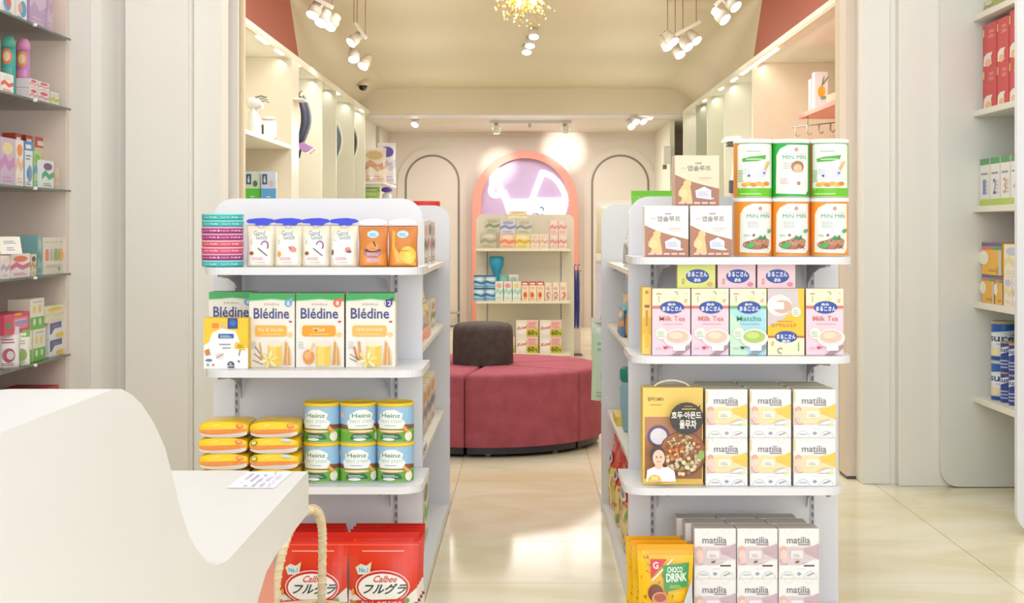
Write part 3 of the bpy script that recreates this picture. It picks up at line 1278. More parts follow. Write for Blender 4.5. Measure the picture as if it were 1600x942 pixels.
for sd, nm in ((-1, 'left'), (1, 'right')):
    mb = MB()
    xb = 2.2 * sd
    mb.box(min(xb, xb + .1 * sd), max(xb, xb + .1 * sd), 6.95, 17.7, 0, HZ + .03, CAB)
    mb.box(min(1.62 * sd, 2.65 * sd), max(1.62 * sd, 2.65 * sd), 6.955, 7.3, 0, HZ, CAB) if sd > 0 else mb.box(-2.65, -1.62, 6.975, 7.3, 0, HZ, CAB)
    struct('wall_hall_' + nm, mb, 'cream back wall of the %s cabinet niches' % nm)
    mb = MB()
    mb.box(min(1.6 * sd, 2.25 * sd), max(1.6 * sd, 2.25 * sd), 6.98, YB + .02, HZ, HZ + .035, CAB)
    struct('trim_%d' % (9 if sd < 0 else 10), mb, 'cream soffit over the %s cabinets' % nm)
    # upper salmon wall with a leaning end edge, then beige wall with a cove into the ceiling
    mb = MB()
    pts = [(6.95, HZ + .03), (11.2, HZ + .03), (10.5, hceil(10.5) + .1), (6.95, hceil(6.95) + .1)]
    mb.prism(pts, 1.75 * sd, 1.83 * sd, SALMON, 'x')
    struct('wall_upper_' + nm, mb, 'salmon painted upper wall on the %s above the cabinets' % nm)
    mb = MB()
    pts = [(11.2, HZ + .03), (YB + .05, HZ + .03), (YB + .05, hceil(YB) + .1), (10.5, hceil(10.5) + .1)]
    mb.prism(pts, 1.75 * sd, 1.83 * sd, CEIL, 'x')
    n = 8
    rows = []
    for q in range(9):
        y = 10.6 + (YB + .02 - 10.6) * q / 8
        R = .005 + .33 * (q / 8) ** .6
        row = []
        for k in range(n + 1):
            a = math.pi / 2 * k / n
            row.append(((1.7495 - R + R * math.cos(a)) * sd, y, hceil(y) - .001 - R + R * math.sin(a)))
        rows.append(row)
    mb.add([p for r in rows for p in r], [(r * (n + 1) + k, r * (n + 1) + k + 1, (r + 1) * (n + 1) + k + 1, (r + 1) * (n + 1) + k) for r in range(8) for k in range(n)], CEIL, True)
    struct('wall_cove_' + nm, mb, 'beige coved upper wall at the far %s of the hall' % nm)
mb = MB()
mb.prism([(6.95, hceil(6.95)), (YB + .1, hceil(YB + .1)), (YB + .1, 3.5), (6.95, 3.5)], -1.83, 1.83, CEIL, 'x')
struct('ceiling', mb, 'beige ceiling of the hall')
mb = MB()
mb.box(-1.83, 1.83, YB, YB + .1, HZ, hceil(YB) + .05, CEIL)
mb.box(-2.25, 2.25, YB + .1, 17.7, HZ, HZ + .06, WALLC)
mb.box(-1.6, 1.6, YB + .12, YB + .50, HZ - .008, HZ - .0005, 'ece6f0')
struct('ceiling_rear', mb, 'low pale ceiling and beige bulkhead at the rear')
mb = MB()
mb.box(-2.3, 2.3, 17.6, 17.7, 0, HZ + .05, WALLC)
mb.box(-1.72, 1.62, 17.56, 17.6, HZ - .04, HZ, WALLC)
struct('wall_back', mb, 'pinkish cream rear wall with arched doors')
mb = MB()
mb.box(1.57, 1.62, 15.7, 17.6, 0, HZ, noise_mat('pale_green_panel', 'e4e4cc', 'e8e8d2', 1, .4))
mb.box(-1.72, -1.67, 16.4, 17.6, 0, HZ, noise_mat('pale_grey_panel', 'd8d4c6', 'dcd8ca', 1, .4))
struct('wall_rear_side', mb, 'pale side panels of the rear zone')

# arched doors of the rear wall
DS = F / 17.6


def arch(cx, x0, x1, ztop, zb, n=20):
    r = (x1 - x0) / 2
    pts = [(x0, zb)]
    for k in range(n + 1):
        a = math.pi - math.pi * k / n
        pts.append((cx + r * math.cos(a), ztop - r + r * math.sin(a)))
    pts.append((x1, zb))
    return pts


for i, (pa, pb) in enumerate(((634, 717), (925, 1013))):
    x0, x1 = (pa - 822) / DS, (pb - 822) / DS
    cx = (x0 + x1) / 2
    zt = EYE + (357 - 243) / DS
    mb = MB()
    mb.prism(arch(cx, x0 + .014, x1 - .014, zt - .014, 0.02), 17.575, 17.6, WALLC)
    d = struct('door_%d' % (i + 1), mb, ['arched cream door on the left of the rear wall', 'arched cream door on the right of the rear wall'][i])
    mb = MB()
    mb.ring(arch(cx, x0 - .012, x1 + .012, zt + .012, 0.0), arch(cx, x0 + .014, x1 - .014, zt - .014, 0.0), 17.585, 17.6, '8a8478', closed=False)
    obj('door_groove', mb, d)
    mb = MB()
    mb.ring(arch(cx, x0 - .10, x1 + .10, zt + .10, 0.0), arch(cx, x0 - .012, x1 + .012, zt + .012, 0.0), 17.588, 17.6, WALLC, closed=False)
    obj('door_frame', mb, d)
    mb = MB()
    mb.box(x0, x1, 17.57, 17.60, 0, .02, '8a7a6c')
    obj('threshold', mb, d)
    if i == 0:
        mb = MB()
        hx0, hx1, hz = (700 - 822) / DS, (719 - 822) / DS, EYE - (488 - 357) / DS
        mb.box(hx0, hx1, 17.50, 17.52, hz - .012, hz + .014, 'b8b2a2', .004)
        mb.box(hx1 - .03, hx1 - .005, 17.51, 17.58, hz - .012, hz + .014, 'a8a294')
        obj('door_handle', mb, d)

# arched niche with pink rim in the centre of the rear wall
s = F / 17.35
x0, x1 = (738 - 822) / s, (903 - 822) / s
cx = (x0 + x1) / 2
zt = EYE + (357 - 236) / s
mb = MB()
mb.ring(arch(cx, x0, x1, zt, 0.0, 28), arch(cx, x0 + .115, x1 - .10, zt - .085, 0.0, 28), 17.32, 17.6, PINKW, closed=False)
o = struct('trim_11', mb, 'salmon pink arched frame standing against the middle of the rear wall')
mb = MB()
mb.prism(arch(cx, x0 + .115, x1 - .10, zt - .085, 0.0, 28), 17.44, 17.6, noise_mat('lavender_panel', 'b79fc2', 'bda6c8', 1, .4))
struct('trim_12', mb, 'lilac grey panel inside the pink arch', None)

# soffit light strips along both cabinet rows
for sd, nm in ((-1, 'left'), (1, 'right')):
    t = empty('light_strip', 'long row of small light fittings under the %s soffit edge' % nm, 'lamp', (1.615 * sd, 7.3, HZ))
    mb = MB()
    mb.box(-.012, .012, 0, 7.3, -.012, 0, 'e8dcc0')
    obj('profile', mb, t)
    rnd = random.Random(3 + sd)
    if sd < 0:
        spans = [(1.35, 1.7), (2.0, 2.25), (2.7, 2.95), (4.9, 5.1), (6.7, 6.95)]
    else:
        spans = [(1.95, 3.1), (3.2, 3.5), (3.75, 4.0), (4.5, 4.7), (5.6, 5.8)]
    for a, b in spans:
        mb = MB()
        mb.box(-.012, .012, a, b, -.02, -.012, LED)
        obj('light_diffuser', mb, t)

# ================================================================== COUNTER (front left)
t = empty('service_counter', 'white lacquered service counter with a wave-shaped side, front left', 'counter', (-0.42, 2.0, 0))
prof = [(0.55, 1.037), (1.40, 1.037), (1.46, 1.0365), (1.495, 1.0335), (1.532, 1.0237), (1.575, 1.0075), (1.624, .9813), (1.676, .9446), (1.712, .9048), (1.75, .8594), (1.793, .819), (1.846, .7857), (1.90, .7597), (1.96, .7417), (2.023, .7335), (2.10, .733), (2.77, .733), (2.78, .723),
        (2.78, .662), (2.77, .652), (2.42, .652), (2.33, .645), (2.26, .62), (2.21, .58), (2.18, .52), (2.165, .44), (2.16, 0), (.55, 0)]
mb = MB()
mb.prism([(y - 2.0, z) for y, z in prof], -.115, 0, COUNTER, 'x')
obj('side_panel', mb, t)
mb = MB()
mb.box(-.86, -.1149, -.45, .779, .653, .7331, COUNTER)
obj('desk_top', mb, t)
mb = MB()
mb.box(-.84, -.05, .17, .69, 0.0, .652, PINKW, .004)
obj('base_cabinet', mb, t)
mb = MB()
mb.box(-.9, -.116, -1.45, -.47, .0, .72, COUNTER)
mb.prism([(-1.45, 1.037), (-.55, 1.037), (-.51, 1.03), (-.49, 1.0), (-.49, .72), (-1.45, .72)], -.30, -.115, COUNTER, 'x')
obj('inner_ledge', mb, t)
# paper
a = Art(.086, .17)
a.rect(0, 0, 1, 1, 'f3f2f8')
rnd = random.Random(2)
for k in range(5):
    x = .14 + .17 * k
    for q in range(8):
        if rnd.random() < .8:
            a.rect(x, .08 + q * .105, x + .07, .08 + q * .105 + rnd.uniform(.05, .09), 'c3c1e0')
pm = a.mesh('notice_sheet', lambda x, y, L: (x - .043, y - .085, .0006 + L * .00015))
o = obj('notice_sheet', pm, None, (-.493, 2.672, .7332), -.03)
tag(o, 'sheet with faint purple lines of print lying on the counter desk', 'paper')
# monitor edge
t = empty('monitor', 'dark screen at the far left edge above the counter', 'monitor', (-1.0, 2.45, .733))
mb = MB()
mb.box(-.30, .099, -.012, .012, .17, .382, '4c5052', .003)
obj('screen', mb, t)
mb = MB()
mb.box(-.13, -.09, -.01, .02, .01, .2, '3c3e40')
mb.box(-.20, -.02, -.08, .08, 0, .012, '3c3e40', .003)
obj('stand', mb, t)

# basket with a tall rope handle
t = empty('wicker_basket', 'wicker basket with a tall pale rope-wrapped handle beside the counter', 'basket', (-.553, 3.66, 0))
mb = MB()
wick = noise_mat('wicker', 'cbb384', 'd9c499', 40, .7, .3)
for k in range(13):
    z = .012 + k * .017
    r = .10 + .025 * k / 12
    mb.tube([(r * math.cos(a / 16 * math.pi) * (1 + .02 * math.cos(8 * a / 16 * math.pi + k * 3.14)), r * math.sin(a / 16 * math.pi) * (1 + .02 * math.cos(8 * a / 16 * math.pi + k * 3.14)), z) for a in range(32)], .009, wick, 6, True)
mb.lathe([(.09, .003), (.092, .01)], wick, 24)
obj('body', mb, t)
rope = noise_mat('rope', 'd9c8a4', 'e6d8b8', 60, .8, .4)
mb = MB()
path = []
N = 40
for k in range(N + 1):
    q = k / N
    ang = math.pi * q
    x = -.045 + .068 * q - .03 * math.cos(ang) * (1 if q < .5 else .15)
    xx = [-.072, -.064, -.048, -.026, .002, .020, .0245, .021, .016][min(8, int(q * 8))]
    nx = [-.072, -.064, -.048, -.026, .002, .020, .0245, .021, .016][min(8, int(q * 8) + 1)]
    x = xx + (nx - xx) * (q * 8 - int(q * 8))
    y = -.11 * math.cos(ang)
    z = .18 + .305 * math.sin(ang) ** .75
    path.append((x, y, z))
for it in range(3):
    path = [path[0]] + [tuple((path[i - 1][c] + 2 * path[i][c] + path[i + 1][c]) / 4 for c in range(3)) for i in range(1, N)] + [path[-1]]
mb.tube(path, .0105, rope, 10)
for st in range(2, N - 1):
    p, q = Vector(path[st]), Vector(path[st + 1])
    tt = (q - p).normalized()
    u = tt.cross(Vector((0, 1, .2))).normalized()
    w = tt.cross(u)
    mb.tube([p + (u * math.cos(a) + w * math.sin(a)) * .0108 + tt * (.004 * a) for a in [2 * math.pi * i / 10 for i in range(11)]], .0018, rope, 4)
obj('handle', mb, t)

# ================================================================== GONDOLAS
SP = 500.0
YP, YR = F / SP, 6.11
YF = 4.16


def upright(parent, x, y0, z0, z1, facing=-1):
    mb = MB()
    mb.box(x - .006, x + .006, y0 - .004, y0, z0, z1, 'b9b9be')
    obj('upright_strip', mb, parent)
    mb = MB()
    z = z0 + .01
    while z < z1 - .015:
        mb.box(x - .0025, x + .0025, y0 - .0046, y0 - .0035, z, z + .014, '5e5e66')
        z += .025
    o = obj('upright_slots', mb, parent)
    o['kind'] = 'stuff'


def gondola(name, label, xl, xr, shelves, side_z, ztop):
    """xl/xr: panel edges"""
    t = empty(name, label, 'shelving', ((xl + xr) / 2, YP, 0))
    c = (xl + xr) / 2
    hw = (xr - xl) / 2
    for y, nm in ((0, 'end_panel'), (YR - YP, 'end_panel')):
        mb = MB()
        mb.prism(rrect(-hw, 0, hw, ztop + (0.004 if y else 0), .066, 8, 'cd'), y, y + .022, WHITE, smooth=False)
        obj(nm, mb, t)
    mb = MB()
    mb.box(-.012, .012, .022, YR - YP, .037, ztop - .06, WHITE)
    obj('spine_panel', mb, t)
    mb = MB()
    mb.box(-hw + .005, hw - .005, YF - YP - .01, YR - YP + .30, 0, .037, WHITE, .003)
    obj('base_deck', mb, t)
    for sx in (-hw + .074, hw - .082):
        upright(t, sx, 0, .04, ztop - .20)
    for z, dx0, dx1 in shelves:
        mb = MB()
        d = YP - YF
        pts = rrect(dx0 - c, -d, dx1 - c, -.001, .07, 8, 'ab')
        mb.prism(pts, z - .021, z, WHITE, 'z')
        sh = obj('shelf', mb, t)
        for sx in (-hw + .09, hw - .10):
            mb = MB()
            mb.prism([(-.006, z - .022), (-.30, z - .022), (-.30, z - .030), (-.20, z - .036), (-.10, z - .055), (-.03, z - .085), (-.006, z - .12)], sx - .0015, sx + .0015, 'b4b4ba', 'x')
            mb.lathe([(.006, 0), (.006, .006)], '8a8a90', 12, cx=sx, cy=0, M=Matrix.Translation((0, -d + .012, z - .027)))
            obj('bracket', mb, t)
    for sd in (-1, 1):
        for z in side_z:
            mb = MB()
            x1 = hw - .022
            x0 = .014
            pts = rrect(x0, .023, x1, YR - YP - .012, .03, 4, 'bc')
            if sd < 0:
                pts = [(-p[0], p[1]) for p in pts][::-1]
            mb.prism(pts, z - .016, z, noise_mat('warm_shelf', 'efe9dc', 'f2ece0', 2, .35), 'z')
            obj('side_shelf', mb, t)
            mb = MB()
            xx = sorted((sd * (x1 - .03), sd * (x1 - .16)))
            mb.box(xx[0], xx[1], YR - YP - .008, YR - YP - .002, z - .04, z - .017, 'c2c2c2')
            obj('side_bracket', mb, t)
    # rear end cap
    for z in (.45, .79, 1.09):
        mb = MB()
        y = YR - YP + .023
        mb.prism(rrect(-hw + .01, y, hw - .01, y + .27, .06, 6, 'cd'), z - .02, z, WHITE, 'z')
        obj('rear_shelf', mb, t)
    return t


LS = [(1.087, -.941, -.305), (.79, -.938, -.301), (.453, -.94, -.303)]
RS = [(1.117, .3105, .952), (.83, .305, .950), (.45, .287, .927)]
gondola('shelf_gondola', 'white double-sided shelf stand with rounded top left of the aisle', -.978, -.324, LS, (1.06, .80, .434), 1.294)
gondola('shelf_gondola', 'white double-sided shelf stand with rounded top right of the aisle', .32, .976, RS, (1.06, .80, .434), 1.300)

PW = lambda px, s: (px - 822) / s


def place(fnname, label, cat, group, p0, p1, h, z, s, d, body, art, top=None, side=None, rotz=0.0, dx=0.0):
    """carton whose front face spans pixels p0..p1 at scale s"""
    w = (p1 - p0 - 1) / s
    x = PW((p0 + p1) / 2, s) + dx
    return carton(fnname, label, cat, group, w, h, d, (x, F / s + d / 2, z + .0005), rotz, body, art, top, side)


# ---- left end cap, top shelf
tubs = ['35bcb8', '35bcb8', 'a8327c', 'a8327c', 'dc5a7c', 'dc5a7c', 'a8327c', '35bcb8']
tn = ['teal', 'teal', 'magenta', 'magenta', 'coral pink', 'coral pink', 'magenta', 'teal']
pos = ['topmost of the round tub stack', 'second from the top of the round tub stack', 'third from the top of the tub stack', 'fourth from the top of the tub stack', 'fifth from the top of the tub stack', 'third from the bottom of the tub stack', 'seventh from the top, just above the bottom tub', 'at the very bottom of the tub stack']
TH = .0196
for i in range(8):
    z = 1.0875 + (7 - i) * TH
    R = .0612
    k = ('tub', tubs[i])
    if k not in MESHC:
        mb = MB()
        mb.lathe([(R * .97, .0002), (R * .975, .003), (R * .99, .0035), (R * .99, TH - .006), (R * .97, TH - .005)], tubs[i], 40)
        ml = MB()
        ml.lathe([(R * 1.005, TH - .0052), (R * 1.015, TH - .0046), (R * 1.015, TH - .0012), (R, TH - .0002)], {'35bcb8': '8fdcd8', 'a8327c': 'e0a8cc', 'dc5a7c': 'f2b8bc'}[tubs[i]], 40)
        a = Art(2 * math.pi * R * .5, TH - .006)
        art_ribbon(a, 'Gerber' if 0 else 'Puffs', tubs[i], tubs[i] == 'a8327c')

        def f(x, y, L, R=R):
            r = R * .992 + .0003 + .0002 * L
            tt = (x - math.pi * R * .25 * 2 / 1) / R + 0
            tt = (x / R) - math.pi * .5
            return (r * math.sin(tt), -r * math.cos(tt), .0015 + y)
        MESHC[k] = (mb.mesh('puff_tub'), ml.mesh('lid'), a.mesh('wrap_print', f, (R * .2, 0)))
    b, l, p = MESHC[k]
    o = obj('puff_tub', b, None, (PW(348, 528), 4.262 + .002 * math.sin(i * 2.1), z), .04 * math.sin(i * 1.7))
    tag(o, 'flat %s round tub, %s' % (tn[i], pos[i]), 'tub', 'round tubs stacked on the left end shelf')
    obj('lid', l, o)
    obj('wrap_print', p, o)

CAPB = '3a46d8'
for i, (p0, p1) in enumerate(((386, 428), (429, 471), (472, 514), (516, 558))):
    s = 530
    w, h = .083, .124
    x = PW((p0 + p1) / 2, s)
    v = (0, 1, 0, 2)[i]
    o = bag('fruit_pouch', ['cream baby food pouch with violet spoon print, next to the round tubs', 'cream baby food pouch with orange fruit and pink slice print', 'cream baby food pouch with violet spoon print, between two other pouches', 'cream baby food pouch with white glass print, beside the amber pouches'][i],
            'pouch', 'cream pouches with blue caps', w, h, .045, (x, 4.255, 1.0875), 0, 'efe6cf', (art_pouch, v))
    mb = MB()
    mb.lathe([(.009, h - .01), (.009, h + .004)], 'e8e4da', 14)
    obj('spout', mb, o)
    mb = MB()
    mb.prism([(-.042, h + .010), (-.036, h + .004), (-.016, h + .003), (-.014, h - .002), (.020, h - .002), (.026, h + .004), (.036, h + .006), (.043, h + .011), (.036, h + .016), (.010, h + .0195), (-.014, h + .0185), (-.036, h + .0155)], -.012, .012, CAPB)
    obj('cap', mb, o)
for i, (p0, p1) in enumerate(((560, 606), (607, 652))):
    s = 530
    w, h = .0875, .121
    x = PW((p0 + p1) / 2, s)
    o = bag('amber_pouch', ['amber pouch with brown cake print and white cap', 'amber pouch with golden swirl print and white cap, at the shelf corner'][i], 'pouch', 'amber pouches with white caps', w, h, .045, (x, 4.255, 1.0875), 0, 'c9742f', (art_amber, i))
    mb = MB()
    mb.prism([(-.040, h + .006), (-.012, h + .001), (.014, h + .001), (.040, h + .006), (.040, h + .012), (.020, h + .019), (0, h + .021), (-.020, h + .019), (-.040, h + .012)], -.011, .011, 'f6f4f0')
    obj('cap', mb, o)

# ---- left end cap, second shelf
z = .79
cer = [(326, 398, 519, '6', '7fb0e0', ' ', 'f6b94a', 0, 'tall white and green cereal box half hidden behind the yellow biscuit box'),
       (389, 461, 529, '6', '7fb0e0', 'Riz & Vanille', 'f6b94a', 0, 'white cereal box with green top, pale blue drop badge and vanilla print'),
       (462, 538, 529, '8', 'ee6a5a', 'Miel', 'f6a52a', 1, 'white cereal box with green top, red drop badge and honey print'),
       (540, 618, 529, '12', '4a3f8a', 'Vanille gourmande', 'f3be62', 2, 'white cereal box with green top and dark blue drop badge, at the shelf end')]
for p0, p1, s, num, nc, wd, wc, kind, lab in cer:
    place('cereal_box', lab, 'box', 'tall cereal boxes with green tops', p0, p1, .2185, z, s, .08 if s == 529 else .07, 'e9e2d2', (art_cereal, num, nc, wd, wc, kind), top='3a8a4e')
place('biscuit_box', 'small yellow and white biscuit box in front of the cereal boxes', 'box', None, 318, 388, .148, z, 535, .055, 'e9c23a', (art_biscuit,))

# ---- left end cap, third shelf: padded yellow packs and cans
z = .4535
for c, (p0, p1) in enumerate(((318, 393), (395, 472))):
    for r in range(4):
        w = .142
        h = .0478
        k = ('ypack', c, r < 3 and r or 0)
        v = 1 if (c == 1 and r < 3) else 0
        kk = ('ypackmesh', v, r == 3)
        if kk not in MESHC:
            mb = MB()
            nx, nz = 12, 10
            prof = []
            # soft pillow lying flat: section in x-z swept in y
            vs, fs = [], []
            D = .16
            M2 = 24
            L = 8
            for j in range(L + 1):
                y = -D / 2 + D * j / L
                sc = (1 - abs(2 * j / L - 1) ** 5 * .55)
                for i in range(M2):
                    an = 2 * math.pi * i / M2
                    ex = .45
                    cx_ = abs(math.cos(an)) ** ex * (1 if math.cos(an) > 0 else -1)
                    sz_ = abs(math.sin(an)) ** .45 * (1 if math.sin(an) > 0 else -1)
                    vs.append((w / 2 * cx_ * (1 - .02 * math.sin(j * 2 + i)), y, h / 2 + h / 2 * sz_ * sc * (1 + .03 * math.sin(i * 1.3 + v))))
            for j in range(L):
                for i in range(M2):
                    n2 = (i + 1) % M2
                    fs.append((j * M2 + i, j * M2 + n2, (j + 1) * M2 + n2, (j + 1) * M2 + i))
            fs.append(list(range(M2))[::-1])
            fs.append([L * M2 + i for i in range(M2)])
            mb.add(vs, fs, mat('f3c81c', .25), True)
            a = Art(w * .96, h)
            art_yellowpack(a, v)

            def f(x, y, LL):
                u = x / (w * .96)
                e = (1 - abs(2 * u - 1) ** 4)
                yy = h / 2 + (y - h / 2) * (.55 + .40 * e)
                bul = 1 - ((yy - h / 2) / (h / 2)) ** 2
                return (x - w * .48, -D / 2 - .002 - .010 * e * bul - .0002 * LL, yy)
            MESHC[kk] = (mb.mesh('snack_pack'), a.mesh('front_print', f, (w / 12, h / 8), .25))
        b, p = MESHC[kk]
        s = 530
        o = obj('snack_pack', b, None, (PW((p0 + p1) / 2, s) + .002 * (r % 2), 4.26, z + r * .0462), .012 * math.sin(3 * r + c))
        tag(o, 'soft yellow and orange snack pack, %s of the %s pile' % (['bottom', 'second from the bottom', 'second from the top', 'topmost'][r], ['left', 'right'][c]), 'pack', 'yellow snack packs in two piles')
        obj('front_print', p, o)
for c, px in enumerate((503, 560, 618)):
    for r in range(2):
        s = 526
        rz = [[.08, .30, .12], [.06, .58, .10]][r][c]
        jar_like('cereal_can', 'blue and green farm-print can with yellow lid, %s row, %s' % (['lower', 'upper'][r], ['beside the yellow packs', 'middle', 'at the shelf corner'][c]), 'can', 'cans with yellow lids', .0538, .1165, (PW(px, s), F / s, z + r * .1167), rz, 'dfe6ea', 'f4cf2c', .010, (art_can,), printspan=.9)

# ---- left deck: red granola bags
for c, px in enumerate((488, 598)):
    for r in range(4):
        bag('granola_bag', 'red granola bag, %s of the %s row on the base' % (['frontmost', 'second from the front', 'third from the front', 'rearmost'][r], ['left', 'right'][c]), 'bag', 'red granola bags on the left base',
            .208, .274, .038, (PW(px, 537) + (.003 if c else -.008) * r, 4.205 + .042 * r, .038), 0, 'd8301f', (art_choc_bag,), lean=-.03)

# ---- right end cap, top shelf
z = 1.1175
for i, (p0, p1, zz, s, c, lab) in enumerate(((1007, 1076, 0, 535, 'f0ede6', 'white and brown formula carton on the shelf, at the left end'), (1078, 1144, 0, 535, 'f0ede6', 'white and brown formula carton on the shelf, beside the orange tins'), (1054, 1124, .149, 531, 'e6d8bc', 'cream and brown formula carton on top of the two others'))):
    place('formula_carton', lab, 'box', 'formula cartons with brown waves', p0, p1, .148, z + zz, s, .085, c, (art_capsule, c), side='c9a88e' if i == 2 else None)
for c, px in enumerate((1174.5, 1232.5, 1293)):
    for r in range(2):
        s = 520
        v = 'orange' if r == 0 else ('grain', 'green', 'grain')[c]
        jar_like('formula_tin', ['orange and white powder tin', 'tall green powder tin'][r] + [[', lower row beside the cartons', ', lower row in the middle', ', lower row at the right end'], [' with cereal bowl print, beside the cartons', ' with child print in the middle of the upper row', ' with cereal bowl print, upper right']][r][c], 'tin', 'powder tins on the right end shelf', .0565, .1735,
                 (PW(px, s), F / s - .02, z + .174 * r), (.05, -.05, -.1)[c], 'd9dcd8', 'f4f4f2', .012, (art_tin, v), printspan=.62)

# ---- right end cap, tea boxes
z = .8305
tea = [(1019, 1079, 'milk'), (1080, 1139, 'milk'), (1140, 1198, 'matcha'), (1199, 1257, 'flip'), (1259, 1318, 'milk')]
tl = ['pink milk tea box, first of the row beside the yellow box edge', 'pink milk tea box with white sticker, second of the row', 'pale blue and green matcha tea box', 'yellow tea box standing upside down', 'pink milk tea box at the right end of the row']
for (p0, p1, v), lab in zip(tea, tl):
    place('tea_box', lab, 'box', 'tea boxes in a row', p0, p1, .1935, z, 536, .045, {'milk': 'e6c4d6', 'matcha': 'a9dbe8', 'flip': 'f4c83c'}[v], (art_tea, v), top='d8c8a0')


def art_tea_edge(a):
    a.rect(0, 0, 1, 1, 'f0cf6a')
    a.rect(.05, .30, .95, .55, 'e8b53a')
    a.rect(.25, .70, .8, .74, '8a5a2a')
    a.rect(.35, .42, .65, .66, 'c99420')
    a.rect(.3, .1, .75, .32, 'f6bf1c')
    a.circ(.5, .93, .2, 'c97a4a')


place('tea_box', 'yellow tea box turned edge-on at the left end', 'box', None, 1003, 1018, .196, z, 533, .09, 'eecb62', (art_tea_edge,))
for i, (p0, p1, c) in enumerate(((1058, 1118, 'dbe27e'), (1121, 1181, 'ecccd6'), (1183, 1243, 'ecccd6'))):
    place('small_tea_box', ['small lime tea box lying on the taller tea boxes', 'small pink tea box lying on top, middle of three', 'small pink tea box lying on top, right one of three'][i], 'box', 'small tea boxes lying on top', p0, p1, .0685, z + .195, 534, .04, c, (art_teatop, c))

# ---- right end cap, third shelf
z = .4505
o = place('nut_drink_box', 'large golden box with nuts and bowl print and a carry handle', 'box', None, 1004, 1099, .283, z, 534, .09, 'e6c05a', (art_nuts,), top='e8cf94')
mb = MB()
path = []
for k in range(13):
    q = k / 12
    path.append((-.052 + .104 * q, -.012, .283 + .0185 * math.sin(math.pi * q) ** .6))
mb.tube(path, .0032, 'f3ead2', 6)
obj('carry_handle', mb, o)
for L in range(3):
    for r in range(2):
        for c, (p0, p1) in enumerate(((1102, 1168), (1171, 1236), (1239, 1306))):
            o = place('cookie_carton', 'white and yellow cookie carton, %s row, %s, %s' % (['lower', 'upper'][r], ['beside the golden nut box', 'middle', 'right end'][c], ['front', 'second one back', 'rearmost'][L]), 'box', 'white and yellow cookie cartons', p0, p1, .1395, z + r * .1405, 536, .07, 'e6e0d0', (art_mat, 'y'), top='d8d0b8')
            o.location.y += .072 * L
            o.location.x -= .005 * L

# ---- right deck
z = .0375
for L in range(3):
    for r in range(2):
        for c, (p0, p1) in enumerate(((1084, 1150), (1151, 1215), (1216, 1280))):
            n0 = len(COL.objects)
            w = (p1 - p0 - 1) / 536
            carton('mauve_carton', 'white and mauve cookie carton, %s row, %s, %s' % (['lower', 'upper'][r], ['beside the yellow drink bags', 'middle', 'right end'][c], ['front', 'second one back', 'rearmost'][L]), 'box', 'white and mauve cookie cartons', w, .1435, .072,
                   (PW((p0 + p1) / 2, 536) - .018 * L, F / 536 + .036 + .074 * L, z + r * .1445), 0, 'e2d9d4', (art_mat, 'm'), top='c6bcb4', side='d2bcb4')
for r in range(3):
    bag('drink_bag', ['yellow cocoa drink bag with green sign, frontmost', 'yellow cocoa drink bag, second in the row', 'yellow cocoa drink bag at the back of the row'][r], 'bag', 'yellow cocoa drink bags', .163, .247, .05, (PW(1042, 545) - .013 * r, 4.17 + .055 * r, .038), 0, 'f0b81a', (art_drink,), lean=-.02, rough=.3)


# ---- items on the aisle sides of the gondolas (faces turned to the aisle)
def side_item(name, label, cat, group, X, p0, p1, h, z, d, body, art, sd, top=None):
    """carton whose front lies in the plane x = X and faces the room axis; p0<p1 photo columns of that face"""
    Ya, Yb = F * X / (p0 - 822), F * X / (p1 - 822)
    w = abs(Yb - Ya) - .004
    y = (Ya + Yb) / 2
    rz = math.pi / 2 if X < 0 else -math.pi / 2
    x = X - d / 2 if X < 0 else X + d / 2
    return carton(name, label, cat, group, w, h, d, (x, y, z + .0005), rz, body, art, top)


def side_bag(name, label, cat, group, X, p0, p1, h, z, d, body, art, lean=0.0):
    Ya, Yb = F * X / (p0 - 822), F * X / (p1 - 822)
    w = abs(Yb - Ya) - .004
    y = (Ya + Yb) / 2
    rz = math.pi / 2 if X < 0 else -math.pi / 2
    x = X - d / 2 if X < 0 else X + d / 2
    return bag(name, label, cat, group, w, h, d, (x, y, z + .0005), rz, body, art, lean=lean)


XL = -.372
side_item('picture_book_box', 'slim dark and white boxed set on the top side shelf', 'box', None, XL, 663, 668.5, .168, 1.06, .10, 'efe9e2', (art_wave, 'efe9e2', '4b5b4a', 'dfa8a0'), 1)
side_item('picture_book_box', 'slim white and pink boxed set beside the dark one', 'box', None, XL, 669, 674, .172, 1.06, .10, 'f0e6e6', (art_wave, 'f1ecee', 'd98a9c', '55585a'), 1)
side_item('picture_book_box', 'thin brown-edged box last in the top side row', 'box', None, XL, 674.5, 679.5, .165, 1.06, .10, '9c6a5c', (art_wave, 'e9d6d2', '8c5a4c', 'd9a8a8'), 1)
side_bag('snack_bag', 'yellow snack bag on the second side shelf', 'bag', None, XL, 661, 672, .20, .80, .06, 'e8bf62', (art_generic, 'efcf84', 'd9a63c', 'b8742f', 3))
side_item('snack_box', 'pale lilac lettered box on the second side shelf', 'box', None, XL, 660, 669, .09, .80, .02, 'e4dbe4', (art_wave, 'e6dde6', 'a890b0', 'e8b090'), 1)
side_item('snack_box', 'cream box with brown bottom at the end of the second side shelf', 'box', None, XL, 673, 680, .115, .80, .08, 'e9dfc8', (art_wave, 'eee6cc', '7a6a3c', 'c98a54'), 1)
side_bag('snack_bag', 'orange red snack bag lying at the shelf edge above the cartons', 'bag', None, XL + .012, 660, 676, .040, .80, .05, 'ea6a34', None, lean=.3)
